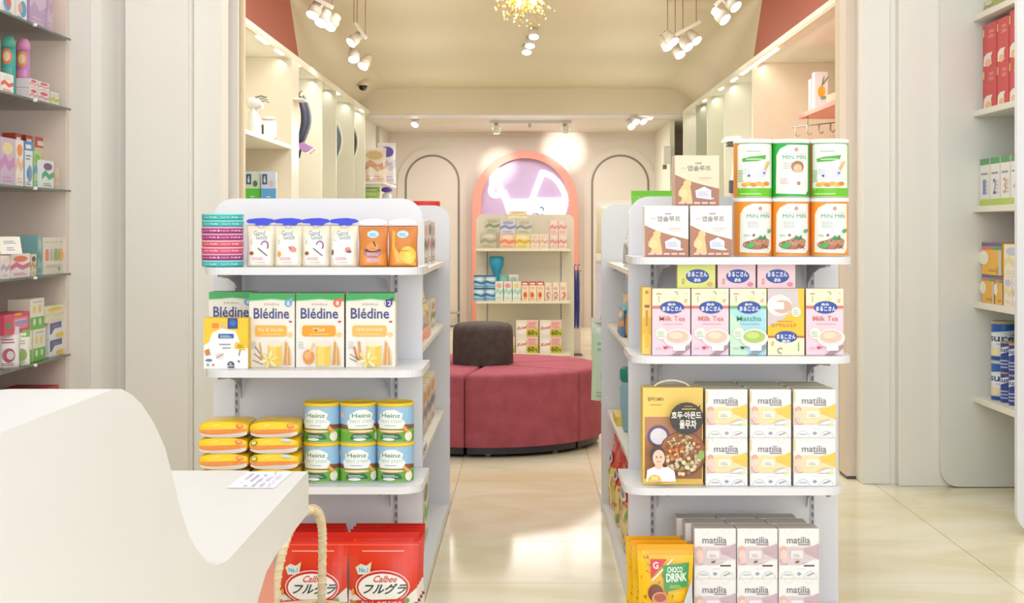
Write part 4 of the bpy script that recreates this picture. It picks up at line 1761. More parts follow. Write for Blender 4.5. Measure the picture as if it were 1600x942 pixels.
for i, (p0, p1) in enumerate(((661, 666.5), (667, 672.5), (673, 679.5))):
    for r in range(1):
        side_item('cookie_box', 'beige and orange cookie box, %s of three on the lower side shelf' % ['nearest', 'middle', 'farthest'][i], 'box', 'beige and orange cookie boxes', XL, p0, p1, .185, .434, .10, 'e9d6b0', (art_wave, 'eee4d0', ['8a88a0', '6f8a94', '7c7a92'][i], 'e8a24c'), 1, top='f0e2b4')
side_item('cream_box', 'small white and blue box lying low behind the end panel', 'box', None, -.345, 660, 667, .03, .434, .02, 'dfe3ee', (art_wave, 'f0f0f4', '3a5fa8', 'd8a08a'), 1)
side_item('rice_box', 'tall green, red and white carton standing on the base deck', 'box', None, XL, 661, 669.5, .235, .0375, .10, 'e6e6dc', (art_wave, 'dfe6d6', '62a848', '5a5a4c'), 1)
jar_like('storage_jar', 'jar with a wide red lid behind the rear panel', 'jar', None, .062, .230, (-.443, 6.35, 1.0905), 0, 'f0ece4', 'd8342c', .034, (art_generic, 'f1ece2', 'd8342c', 'c98a54', 8))

XR = .362
side_bag('pouch_bag', 'grey printed pouch on the top side shelf of the right stand', 'bag', None, XR, 970, 984, .178, 1.06, .06, 'b9c2c8', (art_generic, 'cdd3d6', 'b4bcc4', '7d8a92', 5))
side_bag('pouch_bag', 'pink-lettered white pouch beside the grey pouch', 'bag', None, XR, 976, 990, .165, 1.06, .04, 'eee4e4', (art_generic, 'f0e8e8', 'e3d2d4', 'a86a7c', 6))
side_bag('snack_pouch', 'blue and teal pouch with orange print on the second side shelf', 'bag', None, XR, 966, 979, .235, .80, .06, '3f8fb4', (art_wave, 'e5a03c', '4ab0c0', '2f6fa4'))
side_bag('snack_pouch', 'small orange and blue pouch in front of the teal one', 'bag', None, XR - .015, 963, 970, .10, .80, .03, '3a7ab0', (art_wave, '3a78b4', 'e88a3c', 'e9c24a'))
# teal capped bottle
t = empty('shampoo_bottle', 'tall grey-blue bottle with a dark teal cap', 'bottle', (XR + .028, F * XR / (972 - 822), .4345))
mb = MB()
mb.lathe([(.020, 0), (.026, .01), (.034, .10), (.036, .17), (.030, .19)], '8fb4bf', 20)
obj('body', mb, t)
mb = MB()
mb.lathe([(.032, .19), (.037, .20), (.037, .235), (.030, .243)], '1f8a78', 20)
obj('cap', mb, t)
side_item('cream_box', 'small yellow box at the end of the lower side shelf', 'box', None, XR - .012, 958, 963, .035, .434, .04, 'efd15a', (art_wave, 'f2dc70', 'e0b83a', 'f4ecc0'), 1)


def art_pasta(a, i):
    a.rect(0, 0, 1, 1, 'e0402c')
    a.rect(0, 0, 1, .52, 'eed67a')
    rnd = random.Random(20 + i)
    for k in range(26):
        a.ell(rnd.uniform(.05, .95), rnd.uniform(.03, .5), .08, .03, rnd.choice(['e8b43c', 'f4e4a4', 'c9402e', '6fae4a', 'e08a3a']), 8, rot=rnd.uniform(0, 180))
    a.ell(.5, .62, .3, .07, 'f4e6e0')
    a.ell(.5, .62, .2, .04, '3a5a9c')
    a.bars(.2, .82, .8, .90, 2, 'f2a090')


for i in range(3):
    side_bag('pasta_bag', ['red and yellow bag, nearest of three on the right base deck', 'red and yellow bag, middle of three on the right base deck', 'red and yellow bag, farthest of three on the right base deck'][i], 'bag', 'red and yellow bags on the right base deck', XR - .012, [964, 956, 949.5][i], [978, 963.5, 955.5][i], [.31, .30, .33][i], .0375, .07, 'd8372c', (art_pasta, i))
# bags at the rear end of the right gondola
bag('hanging_bag', 'cream and yellow diaper bag standing past the rear of the right stand', 'bag', None, .20, .235, .07, (.345 + .06, 6.30, 1.0905), -.1, 'e9d9b4', (art_generic, 'efe0bc', 'ece0c8', 'e6b832', 7))
bag('hanging_bag', 'white bag with green print on the middle rear shelf of the right stand', 'bag', None, .20, .27, .07, (.345 + .055, 6.29, .7905), 0, 'ebe0e0', (art_generic, 'efe6e6', 'e8dada', '4f8a74', 9))
bag('hanging_bag', 'pale green bag leaning out past the rear of the right stand', 'bag', None, .17, .36, .08, (.40 - .03, 6.30, .4505), 0, 'c4dcc0', (art_generic, 'cde2c8', 'd9ead2', '9cc4a4', 10))
bag('hanging_bag', 'low pinkish bag at the rear foot of the right stand', 'bag', None, .15, .22, .08, (.405, 6.31, .0375), 0, 'dcc0c4', (art_generic, 'e4ccd0', 'd4e0b4', 'b89aa4', 11))
bag('hanging_bag', 'bright green bag standing on the top side shelf of the right stand', 'bag', None, .23, .285, .08, (.520, 5.55, 1.0605), 0, '7ccb2c', (art_generic, '86d236', '6cbf24', 'd9e8b0', 12))

# ================================================================== ROUND SOFA
SC = (-.225, 8.17)
SR = .655
t = empty('round_sofa', 'round raspberry red sofa of wedge seats with a charcoal round backrest', 'sofa', (SC[0], SC[1], 0), math.radians(-98.5))
for k in range(6):
    # wedge k spans 60 degrees; z rotation measured from the -Y axis
    g = .004
    a0, a1 = math.radians(60 * k), math.radians(60 * k + 60)
    n = 14

    def loop(rin, rout, z, ins=0.0):
        pts = []
        for i in range(n + 1):
            a = a0 + (a1 - a0) * i / n
            pts.append((rout * math.cos(a), rout * math.sin(a)))
        for i in range(5, -1, -1):
            a = a0 + (a1 - a0) * i / 5
            pts.append((rin * math.cos(a), rin * math.sin(a)))
        am = (a0 + a1) / 2
        # inset towards the wedge centre
        cx, cy = .40 * math.cos(am), .40 * math.sin(am)
        out = []
        for x, y in pts:
            # inset perpendicular to both seams
            out.append((x, y))
        o2 = []
        n0 = (-math.sin(a0), math.cos(a0))
        n1 = (math.sin(a1), -math.cos(a1))
        for x, y in out:
            d0 = x * n0[0] + y * n0[1]
            d1 = x * n1[0] + y * n1[1]
            if d0 < g + ins:
                x += n0[0] * (g + ins - d0); y += n0[1] * (g + ins - d0)
            if d1 < g + ins:
                x += n1[0] * (g + ins - d1); y += n1[1] * (g + ins - d1)
            o2.append((x, y, z))
        return o2
    rings = [loop(.06, SR, .055), loop(.06, SR + .001, .20), loop(.06, SR, .405), loop(.065, SR - .004, .421, .003), loop(.07, SR - .012, .431, .009), loop(.08, SR - .028, .436, .02)]
    mb = MB()
    m_ = len(rings[0])
    vs = [p for r in rings for p in r]
    fs = []
    for i in range(len(rings) - 1):
        for j in range(m_):
            q = (j + 1) % m_
            fs.append((i * m_ + j, i * m_ + q, (i + 1) * m_ + q, (i + 1) * m_ + j))
    mb.add(vs, fs, REDF, True)
    mb.add(rings[-1], [list(range(m_))], REDF)
    mb.add(rings[0], [list(range(m_))[::-1]], REDF)
    sw = obj('seat_wedge', mb, t)
    mb = MB()
    pl = [(p[0], p[1]) for p in loop(.10, SR - .018, 0, .006)]
    mb.prism(pl, .018, .055, '2a2630', 'z')
    obj('plinth', mb, sw)
    for an in (.18, .82):
        a = a0 + (a1 - a0) * an
        mb = MB()
        mb.lathe([(.014, 0), (.014, .02)], 'c8c4bc', 10, cx=.58 * math.cos(a), cy=.58 * math.sin(a))
        obj('foot', mb, sw)
mb = MB()
R = .172
mb.lathe([(R * .985, .432), (R, .445), (R * 1.0, .55), (R * .985, .625), (R * .95, .648), (R * .86, .662), (R * .6, .669), (.001, .671)], GREYF, 40, caps=False)
obj('backrest', mb, t, (0, -.02, 0))

# ================================================================== REAR DISPLAY RACK
SRK = 181.0
YK = F / SRK
t = empty('display_rack', 'cream display rack with product shelves in front of the pink arch', 'shelving', (PW(820, 176), YK, 0))
cxr = PW(820, 176)
RW = noise_mat('rack_laminate', 'ece4d0', 'efe8d6', 2, .4)
mb = MB()
mb.prism(rrect(PW(744, 176) - cxr, 0, PW(897, 176) - cxr, 1.325, .06, 6, 'cd'), .36, .385, RW)
obj('back_panel', mb, t)
for sx in (PW(761, 177) - cxr, PW(877, 177) - cxr):
    upright(t, sx, .36, .14, 1.0)
for z in (1.029, .576, .123):
    mb = MB()
    mb.prism(rrect(PW(742, SRK) - cxr, 0, PW(893, SRK) - cxr, .355, .03, 4, 'ab'), z - .024, z, RW, 'z')
    obj('shelf', mb, t)
mb = MB()
mb.box(PW(746, SRK) - cxr, PW(890, SRK) - cxr, .01, .35, 0, .098, PINKW)
obj('base_kick', mb, t)


def rk(name, lab, cat, grp, p0, p1, hpx, z, body, art, d=.10, yo=.02):
    s = F / (YK + yo)
    w = (p1 - p0 - .6) / s
    return carton(name, lab, cat, grp, w, hpx / s, d, (PW((p0 + p1) / 2, s), YK + yo + d / 2, z + .0005), 0, body, art)


Z1, Z2, Z3 = 1.029, .576, .123
for p0, p1, h, zz, b, art, lab in [
        (750, 776, 24, 0, 'b8b49a', (art_wave, 'c4c0a8', 'a3a084', 'dcd8c8'), 'olive grey box at the left end of the rack top shelf'),
        (781, 805, 22, 0, 'e8b090', (art_wave, 'ecc4ac', 'e8845c', 'f4dccb'), 'orange box in the lower row of the rack top shelf'),
        (805, 828, 22, 0, 'e6cf6c', (art_wave, 'ecdc94', 'd9b02c', 'f0e8c4'), 'yellow box in the lower row of the rack top shelf'),
        (828.5, 842, 22, 0, 'eed8c8', (art_wave, 'f0dfd0', 'e2b8a0', 'e8cfc0'), 'peach carton beside the yellow box'),
        (842.5, 857, 22, 0, 'eed8c8', (art_wave, 'f0dfd0', 'e0b49c', 'ecd4c4'), 'peach carton beside the pink pair'),
        (859, 872, 22, 0, 'efc8c0', (art_wave, 'f2d6d0', 'e09a94', 'f0e0d8'), 'pink carton, lower left of four'),
        (872.5, 886, 22, 0, 'efc8c0', (art_wave, 'f2d6d0', 'e09a94', 'f0e0d8'), 'pink carton, lower right of four')]:
    rk('food_box', lab, 'box', None, p0, p1, h, Z1, b, art)
hh = 22 * YK / F
for p0, p1, b, art, z0, lab in [
        (758, 781, 'b9b8a4', (art_wave, 'c8c8b4', '8f9478', 'b8b09c'), 24.6, 'grey green box in the upper row at the left'),
        (781.5, 806, 'b4b4cc', (art_wave, 'd4d4e4', '8a90c4', 'b0a8c0'), 22.5, 'lilac blue box in the upper row'),
        (806.5, 831, 'b8b8b0', (art_wave, 'd0d0c8', '9a9a94', 'c4b8a0'), 22.5, 'grey box in the upper row'),
        (859, 872, 'efc8c0', (art_wave, 'f2d6d0', 'e09a94', 'f0e0d8'), 22.5, 'pink carton, upper left of four'),
        (872.5, 886, 'efc8c0', (art_wave, 'f2d6d0', 'e09a94', 'f0e0d8'), 22.5, 'pink carton, upper right of four')]:
    rk('food_box', lab, 'box', None, p0, p1, 22, Z1 + z0 * YK / F + .001, b, art)
rk('food_box', 'cream box on top of the lilac blue box', 'box', None, 794, 824, 13, Z1 + 45.2 * YK / F + .002, 'eee0c0', (art_wave, 'f2e8cc', 'e3cfa0', 'd9c49c'))
# middle shelf
for c, (p0, p1) in enumerate(((740.5, 757), (759, 774))):
    for r in range(2):
        s = F / (YK + .05)
        jar_like('milk_can', 'blue milk can, %s, %s of the rack middle shelf' % (['lower', 'upper'][r], ['left end', 'second stack'][c]), 'can', 'blue cans in two stacks', .047, 19.5 / s, (PW((p0 + p1) / 2, s), YK + .055, Z2 + .0005 + r * 19.7 / s), 0, '6fb4dc', '2f6fae', .01, (art_wave, 'a8d4ec', '2f7fc0', 'e4f0f6'), printspan=.6)
t = empty('squeeze_bottle', 'bright blue small bottle standing behind the milk cartons', 'bottle', (PW(776, 178), YK + .17, Z2))
mb = MB()
mb.lathe([(.05, 0), (.052, .02), (.045, .18), (.03, .22), (.045, .27), (.062, .31), (.064, .37), (.05, .38)], '2fa6d0', 20)
obj('body', mb, t)
mb = MB()
mb.box(-.055, .055, -.04, .04, .335, .372, '3cb8dc', .01)
obj('cap', mb, t)
for i, (p0, p1) in enumerate(((773.5, 786.5), (787, 800), (800.5, 814))):
    rk('milk_carton', 'white and mint carton, %s of three' % ['left', 'middle', 'right'][i], 'carton', 'mint cartons on the rack', p0, p1, 30, Z2, 'e4ece0', (art_wave, 'e9efe4', 'a4dcd0', ['e8b0a8', 'e89a9c', 'ecd08a'][i]), .08)
rk('teal_box', 'small teal box behind the mint cartons', 'box', None, 780, 794, 40, Z2, '6cc0b0', (art_wave, '74c8b8', '4fa898', 'a8dcd0'), .06, .12)
rk('white_box', 'small white box behind the mint cartons', 'box', None, 795, 810, 40, Z2, 'ece8dc', (art_wave, 'f0ece4', 'dcd4c4', 'c8d0cc'), .06, .12)
for i, (p0, p1) in enumerate(((815, 826.5), (827, 838.5), (839, 850.5))):
    rk('snack_carton', 'orange and white carton with red top, %s of three' % ['left', 'middle', 'right'][i], 'carton', 'orange cartons with red tops', p0, p1, 30, Z2, 'f0dcc4', (art_generic, 'f4e4cc', 'd8443c', 'f0a04c', 30 + i), .08)
for i, (p0, p1) in enumerate(((851.5, 862.5), (863, 874), (874.5, 886))):
    rk('snack_carton', 'pink and cream carton, %s of three at the right' % ['left', 'middle', 'right'][i], 'carton', 'pink and cream cartons', p0, p1, 29, Z2, 'f0d8cc', (art_generic, 'f2e2d4', 'e8d8a8', 'd8746c', 40 + i), .08)
for r in range(2):
    for c, (p0, p1) in enumerate(((806, 841), (843, 878))):
        rk('promo_box', 'white, red and lime multipack box marked 60 percent, %s %s' % (['lower', 'upper'][r], ['left', 'right'][c]), 'box', 'multipack boxes on the rack bottom shelf', p0, p1, 25.5, Z3 + r * 25.8 * YK / F, 'e9dfc8', (art_sixty,), .14)
rk('promo_box', 'multipack box mostly hidden behind the charcoal backrest', 'box', None, 769, 804.5, 25.5, Z3, 'e9dfc8', (art_sixty,), .14)
# folded umbrellas at the right of the rack
for i, px in enumerate((897.5, 903)):
    s = 165
    h = 93 / s
    t = empty('folded_umbrella', 'folded blue umbrella hanging right of the rack, %s one' % ['left', 'right'][i], 'umbrella', (PW(px, s), F / s, EYE - (513 - 357) / s), 0, 'blue umbrellas by the rack')
    mb = MB()
    mb.lathe([(.004, 0), (.013, .03), (.016, h * .4), (.015, h * .75), (.010, h * .93), (.004, h)], '3c3f9c', 10)
    obj('canopy', mb, t)
    mb = MB()
    mb.tube([(0, 0, h), (0, 0, h + .03), (.012, 0, h + .045), (.02, 0, h + .03)], .004, '2c2e6c', 6)
    obj('handle', mb, t)
t = empty('umbrella_stand', 'slim white stand holding the blue umbrellas', 'stand', (PW(900, 165), F / 165 + .04, 0))
mb = MB()
mb.box(-.045, .045, -.015, .015, .012, .80, 'ebe0d8', .004)
obj('post', mb, t)
mb = MB()
mb.box(-.06, .06, -.07, .05, 0, .012, '6a5c56', .002)
obj('base', mb, t)
mb = MB()
mb.tube([(-.05, -.035, .80), (.05, -.035, .80)], .004, '8a8a8a', 6)
obj('rail', mb, t)

# ================================================================== NEON PRAM SIGN
SN = F / 17.36
t = empty('neon_sign', 'glowing white pram-shaped sign on the lilac panel', 'sign', (0, 17.36, 0))
n2 = lambda px, py: ((px - 822) / SN, EYE - (py - 357) / SN)
NL = mat('fffefe', .4, emit=1.25)


def neon(pts, nm='tube_shape'):
    mb = MB()
    mb.prism([n2(*p) for p in pts], .06, .079, NL)
    obj(nm, mb, t)


# hood: quarter disc with a cut-out
out = [(826, 313), (844, 265), (853, 266), (864, 271), (874, 280), (882, 291), (887, 303), (888, 314)]
inn = [(837, 309), (850.5, 275), (855, 276.5), (862, 280), (869, 287), (874.5, 296), (878, 303), (879, 309)]
mb = MB()
mb.ring([n2(*p) for p in out], [n2(*p) for p in inn], .06, .079, NL)
obj('hood', mb, t)
body_pts = [(793, 311), (888, 311), (887.5, 322), (885, 332), (881, 341), (874, 349), (864, 354), (815, 354), (804, 349), (796, 341), (791, 330)]
neon(body_pts, 'body')
cr = lambda cx, cy, r, n=20: [(cx + r * math.cos(2 * math.pi * k / n), cy + r * math.sin(2 * math.pi * k / n)) for k in range(n)]
mb = MB()
mb.ring([n2(*p) for p in cr(774.5, 297.5, 12.5)], [n2(*p) for p in cr(774.5, 297.5, 3.8)], .06, .079, NL)
obj('handle_loop', mb, t)
neon([(785, 303), (790, 296), (794, 304), (797, 313), (801, 330), (791, 331), (787, 318), (783, 308)], 'handle_bar')
neon([(765, 262), (783, 262), (786, 296), (776, 288), (764, 294)], 'spot_glare')  # white glare of the wall spot, built as a glowing shape
mb = MB()
pts = [n2(846 + 4.6 * math.cos(a), 327 - 4.6 * math.sin(a)) for a in [math.radians(130 - 170 * k / 8) for k in range(9)]] + [n2(844.5 + 3.9 * math.cos(a), 328.5 - 3.6 * math.sin(a)) for a in [math.radians(-40 + 165 * k / 8) for k in range(9)]]
mb.prism(pts,   .054, .059, '5a8aa8')
obj('crescent_mark', mb, t)
mb = MB()
mb.prism([n2(*p) for p in [(832, 333), (838, 332), (844, 334.5), (849, 333), (849, 335), (843, 336.5), (837, 334.5), (832, 335)]],   .054, .059, '9a8ac4')
obj('wave_mark', mb, t)

# ================================================================== HALL CABINET NICHES
t = empty('wall_cabinet', 'tall cream open niches along the left wall of the hall', 'cabinet', (-1.6, 7.3, 0))


def cbox(parent, nm, x0, x1, y0, y1, z0, z1, m, b=.002):
    px, py, pz = parent.location
    mb = MB()
    mb.box(x0 - px, x1 - px, y0 - py, y1 - py, z0 - pz, z1 - pz, m, b)
    return obj(nm, mb, parent)


PEACH = noise_mat('peach_laminate', 'e8dcc8', 'ebe0cc', 1.5, .35)
cbox(t, 'post_panel', -2.199, -1.6, 9.83, 10.14, 0, HZ, PEACH)
for y in (11.3, 12.16, 13.4, 14.33):
    cbox(t, 'divider_panel', -2.199, -1.6, y - .02, y + .01, 0, HZ, CAB)
cbox(t, 'upper_shelf', -2.199, -1.605, 7.301, 9.829, 1.742, 1.77, CAB)
cbox(t, 'lower_shelf', -2.199, -1.605, 7.301, 9.829, 1.275, 1.30, CAB)
cbox(t, 'lower_shelf', -2.199, -1.605, 7.301, 9.829, .60, .63, CAB)
cbox(t, 'bracket_shelf', -1.60, -1.53, 9.86, 10.10, 2.083, 2.095, 'f6f0e2')
cbox(t, 'side_panel', -2.199, -1.62, 7.301, 7.33, 0, HZ, CAB)
# rear shelving on the left
t2 = empty('wall_shelf', 'white shelf on the far left wall carrying a soft bag', 'shelf', (-1.6, 15.2, 0))
cbox(t2, 'shelf_board', -1.70, -1.46, 14.72, 16.2, 1.655, 1.68, 'f0ece2')
cbox(t2, 'back_board', -1.74, -1.70, 14.82, 16.3, 1.0, HZ, CAB)
cbox(t2, 'lower_board', -1.70, -1.46, 14.72, 16.2, 1.40, 1.42, 'f0ece2')
bag('diaper_bag', 'large peach and cream diaper bag on the far left shelf', 'bag', None, .26, .36, .16, (-1.585, 15.0, 1.6805), .3, 'ead9c4', (art_wave, 'efe2d0', 'dca88c', 'd9c08c'))
bag('diaper_bag', 'white bag with violet corner behind the peach bag', 'bag', None, .20, .44, .12, (-1.50, 15.5, 1.6805), .3, 'ece8ee', (art_wave, 'f0ecf2', 'cfc8dc', '6a5cc0'))
t3 = empty('pump_bottle', 'white bottle with violet cap under the far left shelf', 'bottle', (-1.48, 15.3, 1.4205))
mb = MB()
mb.lathe([(.045, 0), (.05, .02), (.05, .14), (.02, .16), (.02, .17)], 'f2f0f4', 16)
obj('body', mb, t3)
mb = MB()
mb.lathe([(.03, .165), (.06, .18), (.055, .21), (.02, .22)], '6a4cc0', 16)
obj('cap', mb, t3)
bag('green_pack', 'leaf green pack under the far left shelf', 'pack', None, .17, .21, .07, (-1.60, 14.95, 1.4205), .2, '9cc25c', (art_generic, 'a8cc68', '7fae3c', 'd9e4b0', 4))
# diaper packs low on the first left niche
for i, (px, c) in enumerate(((401, '5cc83c'), (426, '5aa8e0'))):
    s = 262
    carton('diaper_pack', ['green diaper pack marked 6 in the first left niche', 'blue diaper pack marked 6 in the first left niche'][i], 'pack', 'diaper packs marked 6', .088, .24, .10, (PW(px, s) - .035, F / s + .08, 1.3005), .12, 'd4dfd8', (art_diaper, c))
carton('diaper_pack', 'white pack behind the blue diaper pack', 'pack', None, .06, .225, .12, (-1.70, 9.12, 1.3005), .1, 'eeeae0', None)
# appliances on the upper shelf
t = empty('bottle_warmer', 'white bottle steriliser with dark handle slot on the left niche shelf', 'appliance', (PW(416, 246), F / 246 + .06, 1.7705))
mb = MB()
mb.lathe([(.050, 0), (.055, .01), (.055, .10), (.050, .115), (.02, .12)], 'f6f4ee', 24)
obj('body', mb, t)
mb = MB()
mb.box(-.035, -.018, -.056, -.045, .03, .09, '3c3a38', .003)
obj('handle_slot', mb, t)
mb = MB()
mb.lathe([(.02, .12), (.045, .128), (.048, .14), (.01, .145)], 'dcd8ce', 20)
obj('lid', mb, t)
for k in range(3):
    t = empty('milk_pump', ['white bottle pump with grey collar, nearest on the left niche shelf', 'white bottle pump with grey collar, second on the left niche shelf', 'white bottle pump with dark knob, third on the left niche shelf'][k], 'appliance', (-1.66 - .02 * k, 8.75 + .16 * k, 1.7705), 0, 'pumps on the left niche shelf')
    mb = MB()
    mb.lathe([(.03, 0), (.035, .02), (.03, .12), (.012, .15), (.012, .17)], 'f2f0ea', 16)
    obj('bottle', mb, t)
    mb = MB()
    mb.lathe([(.014, .165), (.045, .18), (.05, .21), (.012, .225)], ['f6f4f0', 'd0ccc4', 'f0eee8'][k], 16)
    mb.tube([(0, 0, .22), (.05, 0, .235), (.085, 0, .225)], .006, '8c8880', 6)
    obj('pump_head', mb, t)


def carrier(lab, px, y0, y1, s, col, edge, bend=.03):
    z0, z1 = EYE - (y1 - 357) / s, EYE - (y0 - 357) / s
    h = z1 - z0
    t = empty('hanging_carrier', lab, 'carrier', (PW(px, s) - (.035 if px > 480 else .01), F / s, z0))
    mb = MB()
    pts = [(bend * math.sin(math.pi * k / 10) * 1.0 - .01, 0, h * k / 10) for k in range(11)]
    vs, fs = [], []
    for i, p in enumerate(pts):
        wd = .035 * (math.sin(math.pi * (.12 + .8 * i / 10)) ** .6)
        for dx, dy in ((-wd * .4, -.06), (wd, -.06), (wd, .06), (-wd * .4, .06)):
            vs.append((p[0] + dx, dy, p[2]))
    for i in range(10):
        for k in range(4):
            l = (k + 1) % 4
            fs.append((i * 4 + k, i * 4 + l, i * 4 + 4 + l, i * 4 + 4 + k))
    fs += [(3, 2, 1, 0), (40, 41, 42, 43)]
    mb.add(vs, fs, mat(col, .7), True)
    obj('seat_fabric', mb, t)
    mb = MB()
    mb.tube([(p[0] + .042 + .012 * math.sin(p[2] * 9), -.05, p[2]) for p in pts], .010, edge, 8)
    obj('frame_tube', mb, t)
    mb = MB()
    mb.tube([(.0, 0, 0), (.005, 0, -.05), (-.01, 0, -.12)], .009, '4a4844', 6)
    mb.tube([(-.01, 0, h), (0, 0, h + .03), (.02, 0, h + .04)], .006, '6a6864', 6)
    obj('strap', mb, t)
    return t


carrier('navy and black carrier hanging in the second left niche', 471, 150, 222, 206, '3f4458', '6f7488', .04)
carrier('black carrier edge showing behind the third left divider', 500.5, 165, 190, 190, '3a3836', '4c4844', .01)
carrier('grey-blue carrier with white tube in the fourth left niche', 529, 192, 248, 172, '6f7a84', 'ece8dc', .03)
carrier('black carrier with white tube in the fifth left niche', 554, 196, 250, 160, '3f3d3c', 'e6e2d4', .03)
t = empty('toy_plane', 'lilac and white toy plane hanging below the navy carrier', 'toy', (PW(478, 206), F / 206 - .05, EYE - (232 - 357) / 206))
mb = MB()
mb.prism([(-.05, .03), (-.01, .045), (.03, .02), (.075, .0), (.02, -.025), (-.01, -.03), (-.03, -.01)], -.03, .03, 'b48ac8')
obj('body', mb, t)
mb = MB()
mb.prism([(.075, .002), (.08, -.005), (.035, -.045), (.015, -.04)], -.05, .05, 'f2eef4')
obj('wing', mb, t)

t = empty('wall_cabinet', 'tall cream open niches along the right wall of the hall', 'cabinet', (1.6, 7.3, 0))
GREENISH = noise_mat('pale_green_laminate', 'dfe0c8', 'e4e5ce', 1.5, .3)
cbox(t, 'divider_panel', 1.6, 2.199, 10.16, 10.20, 0, HZ, noise_mat('peach_divider', 'ead6bd', 'eedac2', 1.5, .4))
cbox(t, 'divider_panel', 1.6, 2.199, 11.60, 11.64, 0, HZ, CAB)
cbox(t, 'divider_panel', 1.6, 2.199, 12.70, 12.74, 0, HZ, GREENISH)
cbox(t, 'divider_panel', 1.6, 2.199, 13.55, 13.59, 0, HZ, noise_mat('grey_green_laminate', 'b9bba6', 'bec0ab', 1.5, .3))
cbox(t, 'divider_panel', 1.6, 2.199, 14.66, 14.69, 0, HZ, CAB)
cbox(t, 'pink_shelf', 1.78, 2.199, 7.31, 9.41, 1.915, 1.945, PINKW)
cbox(t, 'pink_back', 2.185, 2.199, 7.31, 10.15, 0, 1.9, noise_mat('pink_back', 'e8c0ac', 'ebc5b2', 1.5, .4))
cbox(t, 'lower_shelf', 1.62, 2.184, 7.31, 10.15, 1.10, 1.13, PEACH)
cbox(t, 'side_panel', 1.62, 2.199, 7.301, 7.33, 0, HZ, CAB)


def art_fruit(a, m):
    a.rect(0, 0, 1, 1, 'e8e6e8')
    x = .30 if m else .62
    a.ell(.52, .50, .30, .14, 'f6bf3c')
    a.ell(.46, .46, .22, .12, 'f2b02c')
    a.ell(.62, .74, .05, .16, '6f8f5a', rot=-12)
    a.ell(.80, .76, .05, .15, '6f8f5a', rot=-35)
    a.ell(.66, .33, .24, .05, '8aa684', rot=12)


carton('mango_box', 'white box with mango print on the pink shelf, nearer one', 'box', None, .083, .245, .09, (PW(1281, 246), F / 246, 1.9455), 0, 'e6e2e4', (art_fruit, 0))
carton('mango_box', 'white box with mango print on the pink shelf, farther one', 'box', None, .062, .225, .09, (PW(1272.5, 240), F / 240, 1.9455), 0, 'e6e2e4', (art_fruit, 1))
side_item('orange_basket', 'low orange box at the near end of the pink shelf', 'box', None, 1.80, 1291, 1308, .05, 1.945, .14, 'eaa88a', None, -1)
# small wire rack with hooks below the pink shelf
t = empty('hook_rack', 'small chrome rack with hanging clips under the pink shelf', 'rack', (1.80, 9.2, 1.845))
mb = MB()
mb.tube([(-.10, 0, 0), (.28, 0, .045)], .004, STEEL, 6)
mb.tube([(.0, 0, .01), (.0, 0, .075)], .003, STEEL, 6)
mb.tube([(.22, 0, .04), (.22, 0, .07)], .003, STEEL, 6)
obj('rail', mb, t)
for k in range(5):
    mb = MB()
    x = -.08 + .075 * k
    z = .045 * (x + .1) / .38
    mb.tube([(x, 0, z), (x, 0, z - .045), (x + .015, 0, z - .06), (x + .03, 0, z - .045)], .006, 'c4bcb4', 6)
    obj('clip', mb, t)
# folded stroller in a right niche
t = empty('folded_stroller', 'white and grey folded stroller in a right niche beside the formula cartons', 'stroller', (1.66, 11.35, 1.48))
mb = MB()
mb.prism([(-.12, .41), (-.09, .44), (.02, .45), (.03, .43), (.03, .40), (-.05, .405), (-.115, .395)], -.05, .05, 'f4f2ec')
obj('handle_grip', mb, t)
mb = MB()
mb.box(-.08, .02, -.045, .045, .365, .40, '5c5c58', .006)
obj('hub', mb, t)
mb = MB()
mb.tube([(.0, 0, .37), (-.01, 0, .25), (-.035, 0, .10), (-.03, 0, -.02)], .016, 'efede6', 8)
mb.tube([(.04, .0, .37), (.02, 0, .2), (.03, 0, .05), (.02, 0, -.05)], .010, 'd8d4ca', 8)
obj('frame_tube', mb, t)
mb = MB()
mb.box(-.06, .01, -.03, .03, .00, .10, '55565a', .006)
obj('buckle', mb, t)
mb = MB()
mb.box(-.07, .05, -.05, .05, -.10, -.04, 'd84a3c', .008)
obj('footrest', mb, t)
t = empty('ceiling_speaker', 'small white box fitting on the far right wall panel', 'fitting', (1.52, 15.6, 2.0))
mb = MB()
mb.box(-.04, .05, -.05, .05, -.10, .09, 'f6f4ea', .01)
obj('body', mb, t)
mb = MB()
mb.box(-.045, -.0, -.051, -.045, -.16, -.11, '8a8478', .004)
obj('bracket', mb, t)

# ================================================================== GLASS CABINET (front left)
GL = bpy.data.materials.new('shelf_glass')
GL.use_nodes = True
nt = GL.node_tree
nt.nodes.remove(nt.nodes['Principled BSDF'])
tr = nt.nodes.new('ShaderNodeBsdfTransparent')
tr.inputs[0].default_value = (.90, .95, .92, 1)
gs = nt.nodes.new('ShaderNodeBsdfGlossy')
gs.inputs['Roughness'].default_value = .04
mx = nt.nodes.new('ShaderNodeMixShader')
fr = nt.nodes.new('ShaderNodeFresnel')
fr.inputs[0].default_value = 1.45
nt.links.new(fr.outputs[0], mx.inputs[0])
nt.links.new(tr.outputs[0], mx.inputs[1])
nt.links.new(gs.outputs[0], mx.inputs[2])
nt.links.new(mx.outputs[0], nt.nodes['Material Output'].inputs[0])
GLE = mat('5e6e66', .2)

